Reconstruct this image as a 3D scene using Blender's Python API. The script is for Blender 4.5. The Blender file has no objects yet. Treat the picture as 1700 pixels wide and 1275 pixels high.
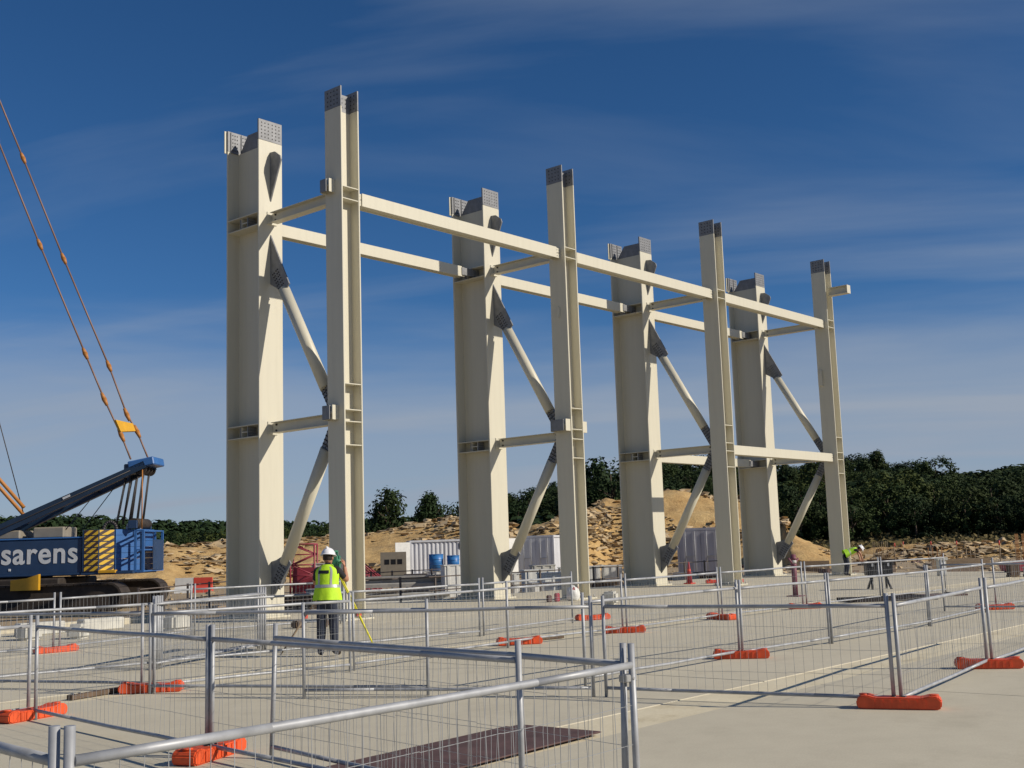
import bpy, bmesh, math, random
from mathutils import Vector, Matrix, noise
R = math.radians
rnd = random.Random(7)

# ------------------------------------------------------------------ camera, sky, sun, exposure
scene = bpy.context.scene
col = scene.collection
YAW, PITCH, ROLL, EYE = R(40.7365), R(7.9437), R(-1.8676), 1.72
FW = Vector((math.cos(YAW) * math.cos(PITCH), math.sin(YAW) * math.cos(PITCH), math.sin(PITCH)))
R0 = Vector((math.sin(YAW), -math.cos(YAW), 0))
U0 = R0.cross(FW)
RT = math.cos(ROLL) * R0 + math.sin(ROLL) * U0
UP = -math.sin(ROLL) * R0 + math.cos(ROLL) * U0
cam_data = bpy.data.cameras.new('camera')
cam = bpy.data.objects.new('camera', cam_data)
col.objects.link(cam)
cam.matrix_world = Matrix(((RT.x, UP.x, -FW.x, 0), (RT.y, UP.y, -FW.y, 0), (RT.z, UP.z, -FW.z, EYE), (0, 0, 0, 1)))
cam_data.sensor_width = 36
cam_data.lens = 1931.5 * 36 / 1700
cam_data.clip_start = 0.1
cam_data.clip_end = 6000
scene.camera = cam

SUN_AZ, SUN_EL = R(-66.5), R(30.5)
world = bpy.data.worlds.new('World')
scene.world = world
world.use_nodes = True
wn, wl = world.node_tree.nodes, world.node_tree.links
wn.clear()
w_out = wn.new('ShaderNodeOutputWorld')
w_bg = wn.new('ShaderNodeBackground')
w_bg.inputs['Strength'].default_value = 0.063
sky = wn.new('ShaderNodeTexSky')
sky.sky_type = 'NISHITA'
sky.sun_disc = False
sky.sun_elevation = SUN_EL
sky.sun_rotation = math.pi / 2 - SUN_AZ
sky.altitude = 300
sky.air_density = 0.75
sky.dust_density = 0.15
sky.ozone_density = 6.0
# thin cirrus: stretched noise on a plane high overhead
tc = wn.new('ShaderNodeTexCoord')
sep = wn.new('ShaderNodeSeparateXYZ')
wl.new(tc.outputs['Generated'], sep.inputs[0])
def wmath(op, a, b=None, clamp=False):
    n = wn.new('ShaderNodeMath'); n.operation = op; n.use_clamp = clamp
    for i, v in enumerate((a, b)):
        if v is None: continue
        if isinstance(v, (int, float)): n.inputs[i].default_value = v
        else: wl.new(v, n.inputs[i])
    return n.outputs[0]
zz = wmath('ADD', wmath('MAXIMUM', sep.outputs['Z'], 0.0), 0.16)
px_ = wmath('DIVIDE', sep.outputs['X'], zz)
py_ = wmath('DIVIDE', sep.outputs['Y'], zz)
cmb = wn.new('ShaderNodeCombineXYZ')
wl.new(px_, cmb.inputs[0]); wl.new(py_, cmb.inputs[1])
mp = wn.new('ShaderNodeMapping'); mp.vector_type = 'TEXTURE'
mp.inputs['Rotation'].default_value = (0, 0, R(-62))
mp.inputs['Scale'].default_value = (3.4, 0.8, 1)
mp.inputs['Location'].default_value = (15.3, 8.1, 0)
wl.new(cmb.outputs[0], mp.inputs[0])
nz = wn.new('ShaderNodeTexNoise')
nz.inputs['Scale'].default_value = 1.15; nz.inputs['Detail'].default_value = 9; nz.inputs['Roughness'].default_value = 0.52
nz.inputs['Distortion'].default_value = 0.5
wl.new(mp.outputs[0], nz.inputs['Vector'])
mr = wn.new('ShaderNodeMapRange')
mr.inputs['From Min'].default_value = 0.46; mr.inputs['From Max'].default_value = 0.82
mr.inputs['To Min'].default_value = 0.0; mr.inputs['To Max'].default_value = 0.55
wl.new(nz.outputs[0], mr.inputs[0])
# cirrus veil thicker toward the horizon, as layers seen edge-on
nz2 = wn.new('ShaderNodeTexNoise')
nz2.inputs['Scale'].default_value = 2.6; nz2.inputs['Detail'].default_value = 6; nz2.inputs['Roughness'].default_value = 0.5
mp2 = wn.new('ShaderNodeMapping'); mp2.inputs['Scale'].default_value = (1.0, 1.0, 9.0)
wl.new(tc.outputs['Generated'], mp2.inputs[0]); wl.new(mp2.outputs[0], nz2.inputs['Vector'])
zed = wmath('ADD', sep.outputs['Z'], wmath('MULTIPLY', wmath('SUBTRACT', nz2.outputs[0], 0.5), -0.16))
lowv = wn.new('ShaderNodeMapRange'); lowv.interpolation_type = 'SMOOTHSTEP'
lowv.inputs['From Min'].default_value = 0.225; lowv.inputs['From Max'].default_value = 0.10
lowv.inputs['To Min'].default_value = 0.0; lowv.inputs['To Max'].default_value = 0.72
wl.new(zed, lowv.inputs[0])
cf = wmath('ADD', mr.outputs[0], lowv.outputs[0], True)
hs = wn.new('ShaderNodeHueSaturation'); hs.inputs['Saturation'].default_value = 1.14
wl.new(sky.outputs[0], hs.inputs['Color'])
mix = wn.new('ShaderNodeMix'); mix.data_type = 'RGBA'
wl.new(cf, mix.inputs['Factor'])
wl.new(hs.outputs[0], mix.inputs['A'])
mix.inputs['B'].default_value = (3.9, 4.6, 5.7, 1)
wl.new(mix.outputs['Result'], w_bg.inputs['Color'])
wl.new(w_bg.outputs[0], w_out.inputs['Surface'])

sun_data = bpy.data.lights.new('sun', 'SUN')
sun_data.energy = 3.6
sun_data.angle = R(0.53)
sun_data.color = (1.0, 0.91, 0.775)
sun = bpy.data.objects.new('sun', sun_data)
col.objects.link(sun)
sd = Vector((math.cos(SUN_EL) * math.cos(SUN_AZ), math.cos(SUN_EL) * math.sin(SUN_AZ), math.sin(SUN_EL)))
sun.rotation_euler = sd.to_track_quat('Z', 'Y').to_euler()
sun.location = sd * 100

vs = scene.view_settings
vs.view_transform = 'Standard'
vs.look = 'None'
vs.exposure = 0.33
vs.gamma = 1.0
vs.use_curve_mapping = False

# ------------------------------------------------------------------ materials
def rgb(c): return (c[0], c[1], c[2], 1)
def new_mat(name):
    m = bpy.data.materials.new(name); m.use_nodes = True
    nt = m.node_tree; b = nt.nodes['Principled BSDF']
    return m, nt, b
def add_noise(nt, scale, detail=6, rough=0.6, coord='Object', stretch=None):
    t = nt.nodes.new('ShaderNodeTexCoord'); v = t.outputs[coord]
    if stretch:
        mpn = nt.nodes.new('ShaderNodeMapping'); mpn.inputs['Scale'].default_value = stretch
        nt.links.new(v, mpn.inputs[0]); v = mpn.outputs[0]
    n = nt.nodes.new('ShaderNodeTexNoise')
    n.inputs['Scale'].default_value = scale; n.inputs['Detail'].default_value = detail; n.inputs['Roughness'].default_value = rough
    nt.links.new(v, n.inputs['Vector'])
    return n.outputs[0]
def ramp(nt, fac, stops):
    r = nt.nodes.new('ShaderNodeValToRGB')
    e = r.color_ramp.elements
    while len(e) < len(stops): e.new(0.5)
    for i, (p, c) in enumerate(stops):
        e[i].position = p; e[i].color = rgb(c)
    nt.links.new(fac, r.inputs[0])
    return r.outputs[0]
def mixc(nt, fac, a, b, mode='MIX'):
    m = nt.nodes.new('ShaderNodeMix'); m.data_type = 'RGBA'; m.blend_type = mode
    if isinstance(fac, (int, float)): m.inputs['Factor'].default_value = fac
    else: nt.links.new(fac, m.inputs['Factor'])
    for k, v in (('A', a), ('B', b)):
        if isinstance(v, tuple): m.inputs[k].default_value = rgb(v)
        else: nt.links.new(v, m.inputs[k])
    return m.outputs['Result']
def bump(nt, b, h, strength=0.3, dist=0.02):
    n = nt.nodes.new('ShaderNodeBump'); n.inputs['Strength'].default_value = strength; n.inputs['Distance'].default_value = dist
    nt.links.new(h, n.inputs['Height']); nt.links.new(n.outputs[0], b.inputs['Normal'])
def mat(name, c, rough=0.6, metal=0.0, var=0.12, scale=3.0, bmp=0.0, bscale=40, stretch=None, spec=0.5, coord='Object'):
    m, nt, b = new_mat(name)
    n = add_noise(nt, scale, stretch=stretch, coord=coord)
    lo = tuple(x * (1 - var) for x in c); hi = tuple(min(1, x * (1 + var)) for x in c)
    nt.links.new(ramp(nt, n, [(0.3, lo), (0.7, hi)]), b.inputs['Base Color'])
    b.inputs['Roughness'].default_value = rough; b.inputs['Metallic'].default_value = metal
    b.inputs['Specular IOR Level'].default_value = spec
    if bmp: bump(nt, b, add_noise(nt, bscale, coord=coord), bmp)
    return m
M = {}
# cream paint, with faint vertical run-off streaks and scuffs
m, nt, b = new_mat('cream_paint')
st = add_noise(nt, 2.2, 5, 0.6, stretch=(3.0, 3.0, 0.22))
c1 = ramp(nt, st, [(0.30, (0.56, 0.528, 0.42)), (0.52, (0.585, 0.553, 0.442)), (0.8, (0.598, 0.566, 0.455))])
sc = add_noise(nt, 5.0, 8, 0.72)
c2 = ramp(nt, sc, [(0.66, (0, 0, 0)), (0.80, (1, 1, 1))])
sw = nt.nodes.new('ShaderNodeMath'); sw.operation = 'MULTIPLY'; sw.inputs[1].default_value = 0.22
nt.links.new(c2, sw.inputs[0])
nt.links.new(mixc(nt, sw.outputs[0], c1, (0.36, 0.31, 0.22)), b.inputs['Base Color'])
b.inputs['Roughness'].default_value = 0.48
bump(nt, b, add_noise(nt, 60), 0.04)
M['cream'] = m
M['steel'] = mat('bare_grey_steel', (0.20, 0.205, 0.215), 0.55, 0.25, 0.2, 6)
M['hole'] = mat('bolt_dark', (0.03, 0.03, 0.032), 0.6)
M['bolt'] = mat('bolt_zinc', (0.34, 0.34, 0.33), 0.5, 0.3)
M['galv'] = mat('galvanised_tube', (0.36, 0.37, 0.385), 0.5, 0.22, 0.2, 7)
M['wire'] = mat('galvanised_wire', (0.34, 0.35, 0.36), 0.5, 0.4)
M['orange'] = mat('orange_plastic', (0.66, 0.085, 0.02), 0.5, 0, 0.18, 6, 0.05)
M['rust'] = mat('rusty_plate', (0.105, 0.058, 0.052), 0.75, 0.1, 0.3, 4, 0.15, 50)
M['black'] = mat('black_plastic', (0.012, 0.012, 0.014), 0.45)
M['white'] = mat('white_paint', (0.68, 0.68, 0.65), 0.6, 0, 0.1, 4)
M['offwhite'] = mat('pale_precast', (0.52, 0.51, 0.46), 0.8, 0, 0.16, 4, 0.1)
M['cont'] = mat('container_white', (0.56, 0.57, 0.60), 0.5, 0, 0.12, 1.5, stretch=(2, 2, 0.4))
M['contgrey'] = mat('container_grey', (0.40, 0.40, 0.46), 0.5, 0, 0.12, 1.5, stretch=(2, 2, 0.4))
M['maroon'] = mat('maroon_print', (0.09, 0.02, 0.05), 0.5)
M['blue'] = mat('crane_blue', (0.035, 0.13, 0.36), 0.38, 0, 0.12, 2)
M['navy'] = mat('crane_dark_blue', (0.017, 0.046, 0.112), 0.42, 0, 0.15, 2)
M['mast'] = mat('mast_dark_blue', (0.014, 0.034, 0.070), 0.45, 0, 0.15, 2)
M['plum'] = mat('plum_paint', (0.17, 0.05, 0.075), 0.6, 0, 0.2, 6)
M['yellow'] = mat('machine_yellow', (0.62, 0.33, 0.02), 0.45, 0, 0.12, 3)
M['track'] = mat('track_steel', (0.045, 0.035, 0.028), 0.75, 0.2, 0.35, 4)
M['pendant'] = mat('pendant_rod', (0.24, 0.14, 0.10), 0.6, 0.1)
M['connector'] = mat('rusty_orange_connector', (0.42, 0.17, 0.035), 0.6)
M['rope'] = mat('steel_rope', (0.06, 0.055, 0.055), 0.55, 0.4)
M['tan'] = mat('tan_housing', (0.25, 0.22, 0.17), 0.6)
M['letter'] = mat('white_letters', (0.62, 0.64, 0.66), 0.5)
M['tank'] = mat('blue_drum', (0.03, 0.16, 0.42), 0.4)
M['red'] = mat('red_paint', (0.30, 0.04, 0.06), 0.5, 0, 0.15, 5)
M['coral'] = mat('red_orange_plastic', (0.58, 0.07, 0.045), 0.5)
M['wood'] = mat('weathered_timber', (0.27, 0.20, 0.13), 0.85, 0, 0.3, 5, 0.1, stretch=(1, 6, 6))
M['dwood'] = mat('dark_timber', (0.11, 0.075, 0.05), 0.85, 0, 0.3, 5, 0.1)
M['railsteel'] = mat('brown_rail', (0.11, 0.09, 0.08), 0.6, 0.2)
M['greyblock'] = mat('grey_concrete_block', (0.33, 0.32, 0.30), 0.9, 0, 0.18, 5, 0.2)
M['skin'] = mat('skin', (0.42, 0.20, 0.12), 0.55)
M['navycloth'] = mat('navy_trousers', (0.020, 0.026, 0.045), 0.9, 0, 0.3, 12, 0.2, 60)
M['darkshirt'] = mat('dark_shirt', (0.02, 0.018, 0.022), 0.9)
M['hivis'] = mat('hi_vis_fabric', (0.50, 0.80, 0.02), 0.7, 0, 0.08, 9, 0.25, 14)
M['hivisgreen'] = mat('hi_vis_green', (0.36, 0.66, 0.03), 0.75, 0, 0.08, 9, 0.25, 14)
M['reflect'] = mat('reflective_tape', (0.42, 0.43, 0.40), 0.4, 0.3)
M['helmet'] = mat('helmet_white', (0.78, 0.78, 0.80), 0.3)
M['boot'] = mat('boot_leather', (0.03, 0.022, 0.018), 0.7)
M['hair'] = mat('dark_hair', (0.02, 0.014, 0.01), 0.8)
M['instr'] = mat('instrument_green', (0.05, 0.22, 0.13), 0.45)
M['tripody'] = mat('tripod_yellow', (0.72, 0.66, 0.03), 0.5)
M['glass'] = mat('dark_glass', (0.012, 0.014, 0.018), 0.12)
M['mat'] = mat('dark_rubber_grid', (0.03, 0.025, 0.025), 0.8)
M['trunk'] = mat('bark', (0.085, 0.06, 0.042), 0.95, 0, 0.3, 6, 0.4, 12)

def leaf_mat(name, c):
    m, nt, b = new_mat(name)
    n = add_noise(nt, 0.55, 4, 0.6)
    oi = nt.nodes.new('ShaderNodeObjectInfo')
    base = ramp(nt, n, [(0.3, tuple(x * 0.6 for x in c)), (0.72, tuple(x * 1.35 for x in c))])
    tint = ramp(nt, oi.outputs['Random'], [(0, (0.7, 0.82, 0.72)), (0.5, (0.95, 1, 0.9)), (1, (1.3, 1.15, 0.85))])
    nt.links.new(mixc(nt, 1.0, base, tint, 'MULTIPLY'), b.inputs['Base Color'])
    b.inputs['Roughness'].default_value = 0.75
    b.inputs['Specular IOR Level'].default_value = 0.15
    return m
M['pine'] = leaf_mat('pine_needles', (0.030, 0.048, 0.018))
M['oak'] = leaf_mat('oak_leaves', (0.048, 0.068, 0.022))
M['scrub'] = leaf_mat('dry_scrub', (0.13, 0.105, 0.05))

# concrete
m, nt, b = new_mat('pale_concrete')
n1 = add_noise(nt, 0.16, 8, 0.62, 'Generated' if False else 'Object')
n2 = add_noise(nt, 2.6, 10, 0.7)
n3 = add_noise(nt, 55, 3, 0.6)
c = ramp(nt, n1, [(0.28, (0.509, 0.458, 0.335)), (0.5, (0.572, 0.515, 0.378)), (0.75, (0.609, 0.551, 0.412))])
c = mixc(nt, 0.32, c, ramp(nt, n2, [(0.3, (0.441, 0.391, 0.286)), (0.55, (0.578, 0.525, 0.393)), (0.8, (0.662, 0.603, 0.461))]))
c = mixc(nt, 0.16, c, ramp(nt, n3, [(0.3, (0.210, 0.196, 0.165)), (0.7, (0.630, 0.597, 0.524))]))
stn = add_noise(nt, 0.9, 7, 0.75, stretch=(0.850, 0.850, 0.850))
sf = ramp(nt, stn, [(0.54, (0, 0, 0)), (0.72, (0.42, 0.42, 0.42))])
c = mixc(nt, sf, c, (0.378, 0.335, 0.242))
nt.links.new(c, b.inputs['Base Color'])
b.inputs['Roughness'].default_value = 0.85
bump(nt, b, n2, 0.12, 0.01)
M['concrete'] = m
m, nt, b = new_mat('sandy_joint_fill')
n1 = add_noise(nt, 1.3, 8, 0.7)
n2 = add_noise(nt, 30, 4, 0.7)
c = ramp(nt, n1, [(0.3, (0.50, 0.42, 0.26)), (0.45, (0.70, 0.62, 0.43)), (0.75, (0.77, 0.70, 0.52))])
c = mixc(nt, 0.25, c, ramp(nt, n2, [(0.3, (0.36, 0.29, 0.18)), (0.7, (0.68, 0.61, 0.46))]))
nt.links.new(c, b.inputs['Base Color']); b.inputs['Roughness'].default_value = 0.95
bump(nt, b, n1, 0.4, 0.03)
M['sandfill'] = m
# site dirt
m, nt, b = new_mat('site_dirt')
n1 = add_noise(nt, 0.05, 9, 0.65)
n2 = add_noise(nt, 0.7, 10, 0.72)
n3 = add_noise(nt, 9, 6, 0.7)
c = ramp(nt, n1, [(0.3, (0.260, 0.176, 0.094)), (0.5, (0.390, 0.293, 0.169)), (0.7, (0.442, 0.351, 0.213))])
c = mixc(nt, 0.45, c, ramp(nt, n2, [(0.3, (0.169, 0.111, 0.062)), (0.55, (0.390, 0.286, 0.163)), (0.8, (0.546, 0.442, 0.275))]))
c = mixc(nt, 0.22, c, ramp(nt, n3, [(0.35, (0.104, 0.078, 0.050)), (0.7, (0.585, 0.481, 0.325))]))
# scrubby hillside beyond the works
g = nt.nodes.new('ShaderNodeNewGeometry'); sp = nt.nodes.new('ShaderNodeVectorMath'); sp.operation = 'LENGTH'
nt.links.new(g.outputs['Position'], sp.inputs[0])
mrg = nt.nodes.new('ShaderNodeMapRange'); mrg.inputs['From Min'].default_value = 130; mrg.inputs['From Max'].default_value = 185
nt.links.new(sp.outputs['Value'], mrg.inputs[0])
c = mixc(nt, mrg.outputs[0], c, ramp(nt, n2, [(0.3, (0.039, 0.049, 0.020)), (0.6, (0.078, 0.081, 0.037)), (0.85, (0.169, 0.137, 0.075))]))
nt.links.new(c, b.inputs['Base Color']); b.inputs['Roughness'].default_value = 0.95
bump(nt, b, n3, 0.5, 0.08)
M['dirt'] = m
# spoil heap
m, nt, b = new_mat('ochre_spoil')
n1 = add_noise(nt, 0.16, 8, 0.65)
n2 = add_noise(nt, 1.6, 10, 0.75)
n3 = add_noise(nt, 0.5, 9, 0.7, stretch=(0.800, 0.800, 0.800))
c = ramp(nt, n1, [(0.3, (0.410, 0.239, 0.076)), (0.5, (0.560, 0.368, 0.142)), (0.72, (0.615, 0.445, 0.197))])
c = mixc(nt, 0.4, c, ramp(nt, n2, [(0.32, (0.218, 0.116, 0.044)), (0.55, (0.560, 0.368, 0.148)), (0.78, (0.765, 0.601, 0.333))]))
c = mixc(nt, 0.3, c, ramp(nt, n3, [(0.35, (0.300, 0.150, 0.049)), (0.65, (0.656, 0.465, 0.209))]))
nt.links.new(c, b.inputs['Base Color']); b.inputs['Roughness'].default_value = 0.95
bump(nt, b, n2, 0.8, 0.25)
M['spoil'] = m
M['rock'] = mat('pale_rock', (0.42, 0.32, 0.19), 0.95, 0, 0.45, 0.5, 0.4, 8, coord='Object')
# hazard stripes
m, nt, b = new_mat('hazard_stripes')
t = nt.nodes.new('ShaderNodeTexCoord'); s = nt.nodes.new('ShaderNodeSeparateXYZ'); nt.links.new(t.outputs['Object'], s.inputs[0])
a1 = nt.nodes.new('ShaderNodeMath'); a1.operation = 'SUBTRACT'; nt.links.new(s.outputs['Z'], a1.inputs[0])
k1 = nt.nodes.new('ShaderNodeMath'); k1.operation = 'MULTIPLY'; k1.inputs[1].default_value = 0.75; nt.links.new(s.outputs['X'], k1.inputs[0])
nt.links.new(k1.outputs[0], a1.inputs[1])
f1 = nt.nodes.new('ShaderNodeMath'); f1.operation = 'MULTIPLY'; f1.inputs[1].default_value = 3.6; nt.links.new(a1.outputs[0], f1.inputs[0])
f2 = nt.nodes.new('ShaderNodeMath'); f2.operation = 'FRACT'; nt.links.new(f1.outputs[0], f2.inputs[0])
f3 = nt.nodes.new('ShaderNodeMath'); f3.operation = 'GREATER_THAN'; f3.inputs[1].default_value = 0.5; nt.links.new(f2.outputs[0], f3.inputs[0])
nt.links.new(mixc(nt, f3.outputs[0], (0.05, 0.03, 0.03), (0.66, 0.42, 0.03)), b.inputs['Base Color'])
b.inputs['Roughness'].default_value = 0.5
M['hazard'] = m

# ------------------------------------------------------------------ mesh helpers
class MB:
    """collects shapes; build() links them as ONE mesh object"""
    def __init__(self): self.v = []; self.f = []; self.sm = []
    def add(self, vs, fs, smooth=False):
        o = len(self.v); self.v += [tuple(p) for p in vs]; self.f += [tuple(i + o for i in q) for q in fs]; self.sm += [smooth] * len(fs)
        return self
    def box(self, x0, x1, y0, y1, z0, z1, mtx=None):
        vs = [Vector((x, y, z)) for z in (z0, z1) for y in (y0, y1) for x in (x0, x1)]
        if mtx: vs = [mtx @ p for p in vs]
        return self.add(vs, [(0, 2, 3, 1), (4, 5, 7, 6), (0, 1, 5, 4), (2, 6, 7, 3), (0, 4, 6, 2), (1, 3, 7, 5)])
    def bbox(self, x0, x1, y0, y1, z0, z1, bev=0.02, seg=1, mtx=None):
        bm = bmesh.new(); bmesh.ops.create_cube(bm, size=1)
        for q in bm.verts:
            q.co = Vector(((x0 + x1) / 2 + q.co.x * (x1 - x0), (y0 + y1) / 2 + q.co.y * (y1 - y0), (z0 + z1) / 2 + q.co.z * (z1 - z0)))
        bmesh.ops.bevel(bm, geom=list(bm.edges), offset=bev, segments=seg, affect='EDGES')
        if mtx: bmesh.ops.transform(bm, matrix=mtx, verts=bm.verts)
        bm.verts.index_update()
        self.add([q.co.copy() for q in bm.verts], [[q.index for q in f.verts] for f in bm.faces]); bm.free()
        return self
    def tube(self, p0, p1, r0, r1=None, n=8, cap=True, smooth=True):
        p0, p1 = Vector(p0), Vector(p1); r1 = r0 if r1 is None else r1
        d = (p1 - p0); 
        if d.length < 1e-6: return self
        q = d.to_track_quat('Z', 'Y'); vs = []
        for p, r in ((p0, r0), (p1, r1)):
            for k in range(n):
                a = 2 * math.pi * (k + 0.5) / n
                vs.append(p + q @ Vector((math.cos(a) * r, math.sin(a) * r, 0)))
        self.add(vs, [(k, (k + 1) % n, n + (k + 1) % n, n + k) for k in range(n)], smooth)
        if cap: 
            o = len(self.v) - 2 * n
            self.f += [tuple(o + k for k in reversed(range(n))), tuple(o + n + k for k in range(n))]; self.sm += [False, False]
        return self
    def prism(self, poly, axis, a0, a1):
        """poly: 2D points in the plane normal to axis ('x': (y,z); 'y': (x,z); 'z': (x,y))"""
        n = len(poly); vs = []
        for a in (a0, a1):
            for (p, q) in poly:
                vs.append({'x': (a, p, q), 'y': (p, a, q), 'z': (p, q, a)}[axis])
        ar = sum(poly[i][0] * poly[(i + 1) % n][1] - poly[(i + 1) % n][0] * poly[i][1] for i in range(n))
        flip = (ar < 0) ^ (axis == 'y')
        fs = [tuple(range(n))[::-1], tuple(range(n, 2 * n))] + [(i, (i + 1) % n, n + (i + 1) % n, n + i) for i in range(n)]
        if flip: fs = [f[::-1] for f in fs]
        return self.add(vs, fs)
    def loft(self, rings, smooth=True, cap=True):
        n = len(rings[0]); o = len(self.v)
        for rg in rings: self.v += [tuple(p) for p in rg]
        for i in range(len(rings) - 1):
            for k in range(n):
                self.f.append((o + i * n + k, o + i * n + (k + 1) % n, o + (i + 1) * n + (k + 1) % n, o + (i + 1) * n + k)); self.sm.append(smooth)
        if cap:
            self.f.append(tuple(o + k for k in reversed(range(n)))); self.sm.append(False)
            self.f.append(tuple(o + (len(rings) - 1) * n + k for k in range(n))); self.sm.append(False)
        return self
    def mesh(self, name):
        me = bpy.data.meshes.new(name); me.from_pydata(self.v, [], self.f)
        me.polygons.foreach_set('use_smooth', self.sm); me.update()
        return me
    def build(self, name, mt, parent=None):
        return obj(name, self.mesh(name), mt, parent)
def obj(name, me, mt, parent=None):
    if mt is not None and not me.materials: me.materials.append(M[mt] if isinstance(mt, str) else mt)
    o = bpy.data.objects.new(name, me); col.objects.link(o)
    if parent: o.parent = parent
    if name in ('bolt_rows', 'anchor_bolts'): o['kind'] = 'stuff'   # bolts a pixel or two across
    return o
CACHE = {}
def part(name, key, fn, mt, parent):
    """a part whose mesh is shared between alike pieces"""
    k = (name, key, mt)
    if k not in CACHE:
        mb = MB(); fn(mb); CACHE[k] = mb.mesh(name)
    return obj(name, CACHE[k], mt, parent)
def tag(o, label=None, cat=None, group=None, kind=None):
    for k, v in (('label', label), ('category', cat), ('group', group), ('kind', kind)):
        if v: o[k] = v
    return o
def thing(name, label, cat, loc=(0, 0, 0), rz=0.0, group=None):
    o = bpy.data.objects.new(name, None); o.empty_display_size = 0.3; col.objects.link(o)
    o.location = loc; o.rotation_euler = (0, 0, rz)
    return tag(o, label, cat, group)
def struct(o): o['kind'] = 'structure'; return o
def polar(az_deg, d, z=0.0): return Vector((d * math.cos(R(az_deg)), d * math.sin(R(az_deg)), z))
# ------------------------------------------------------------------ terrain
def interp(tab, x):
    if x <= tab[0][0]: return tab[0][1]
    for (a, va), (b_, vb) in zip(tab, tab[1:]):
        if x <= b_:
            t = (x - a) / (b_ - a); t = t * t * (3 - 2 * t)
            return va + (vb - va) * t
    return tab[-1][1]
def sstep(a, b_, x):
    t = min(1, max(0, (x - a) / (b_ - a))); return t * t * (3 - 2 * t)
# wooded hill: crown-line height by bearing (degrees from +X), ridge about 300 m off
RIDGE = [(-40, 9), (0, 10.5), (14.5, 11.5), (17, 12.5), (19.5, 13.5), (20.3, 15.2), (21.1, 17.6), (22.7, 19.2), (24.3, 19.6), (27.9, 19.8), (31.9, 20.6), (33.4, 21.2),
         (35.3, 17.2), (36.0, 17.8), (37.5, 17.6), (38.7, 16.6), (40.9, 13.8), (43, 11.0), (46, 9.0), (50, 7.5), (56, 7.0), (66, 7.2), (90, 7.5)]
def terrain(x, y):
    d = math.hypot(x, y); az = math.degrees(math.atan2(y, x))
    if az < -120: az += 360
    z = -0.30
    if d > 60:
        z += 0.5 * noise.noise(Vector((x * 0.012, y * 0.012, 3.1))) * sstep(60, 130, d)
    if d > 120:
        top = max(0.0, interp(RIDGE, az) - 6.4)
        k = sstep(175, 300, d) * (1 - 0.55 * sstep(330, 560, d))
        z += top * k + 0.9 * noise.noise(Vector((x * 0.02, y * 0.02, 9.0))) * sstep(150, 220, d)
        far = interp([(-60, 30), (14.5, 29), (17, 26), (19.5, 23), (22, 18), (28, 12), (44, 12), (50, 11), (57, 14), (62, 18), (66, 17), (80, 14), (140, 20)], az)
        z += far * sstep(480, 720, d) + 2.5 * noise.noise(Vector((x * 0.006, y * 0.006, 1.0))) * sstep(450, 700, d)
    return z
mb = MB()
radii = [0, 20, 40, 60] + [60 * (1.045 ** k) for k in range(1, 75)] + [2200, 3600]
NA = 300
mb.v.append((0, 0, -0.30))
for r_ in radii[1:]:
    for k in range(NA):
        a = 2 * math.pi * k / NA
        x, y = r_ * math.cos(a), r_ * math.sin(a)
        mb.v.append((x, y, terrain(x, y)))
for k in range(NA): mb.f.append((0, 1 + k, 1 + (k + 1) % NA)); mb.sm.append(True)
for i in range(len(radii) - 2):
    for k in range(NA):
        a0, a1 = 1 + i * NA + k, 1 + i * NA + (k + 1) % NA
        mb.f.append((a0, a0 + NA, a1 + NA, a1)); mb.sm.append(True)
ground = struct(mb.build('ground', 'dirt'))

# concrete deck: a bed of sandy fill with separate slab panels cast on it
bed = MB().box(-22, 51.6, -18, 28.6, -0.7, -0.007).build('concrete_deck', 'sandfill')
struct(bed)
XC = [-22, -11, 2.6, 12.9, 23.6, 33.4, 42.8, 51.6]
YB = [(-18, -4.5), (-4.5, 6.52), (7.22, 13.75), (14.65, 21.3), (21.3, 28.6)]
for (y0, y1) in YB:
    for x0, x1 in zip(XC, XC[1:]):
        j = 0.011
        mb = MB().bbox(x0 + j, x1 - j, y0 + j, y1 - j, -0.60, 0.0 + rnd.uniform(-0.002, 0.002), 0.008)
        mb.build('slab_panel', 'concrete', bed)
# low upstand kerb on the far edge of the deck
struct(MB().bbox(9.0, 18.9, 28.62, 28.95, -0.6, 0.16, 0.02).build('kerb', 'concrete'))

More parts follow.
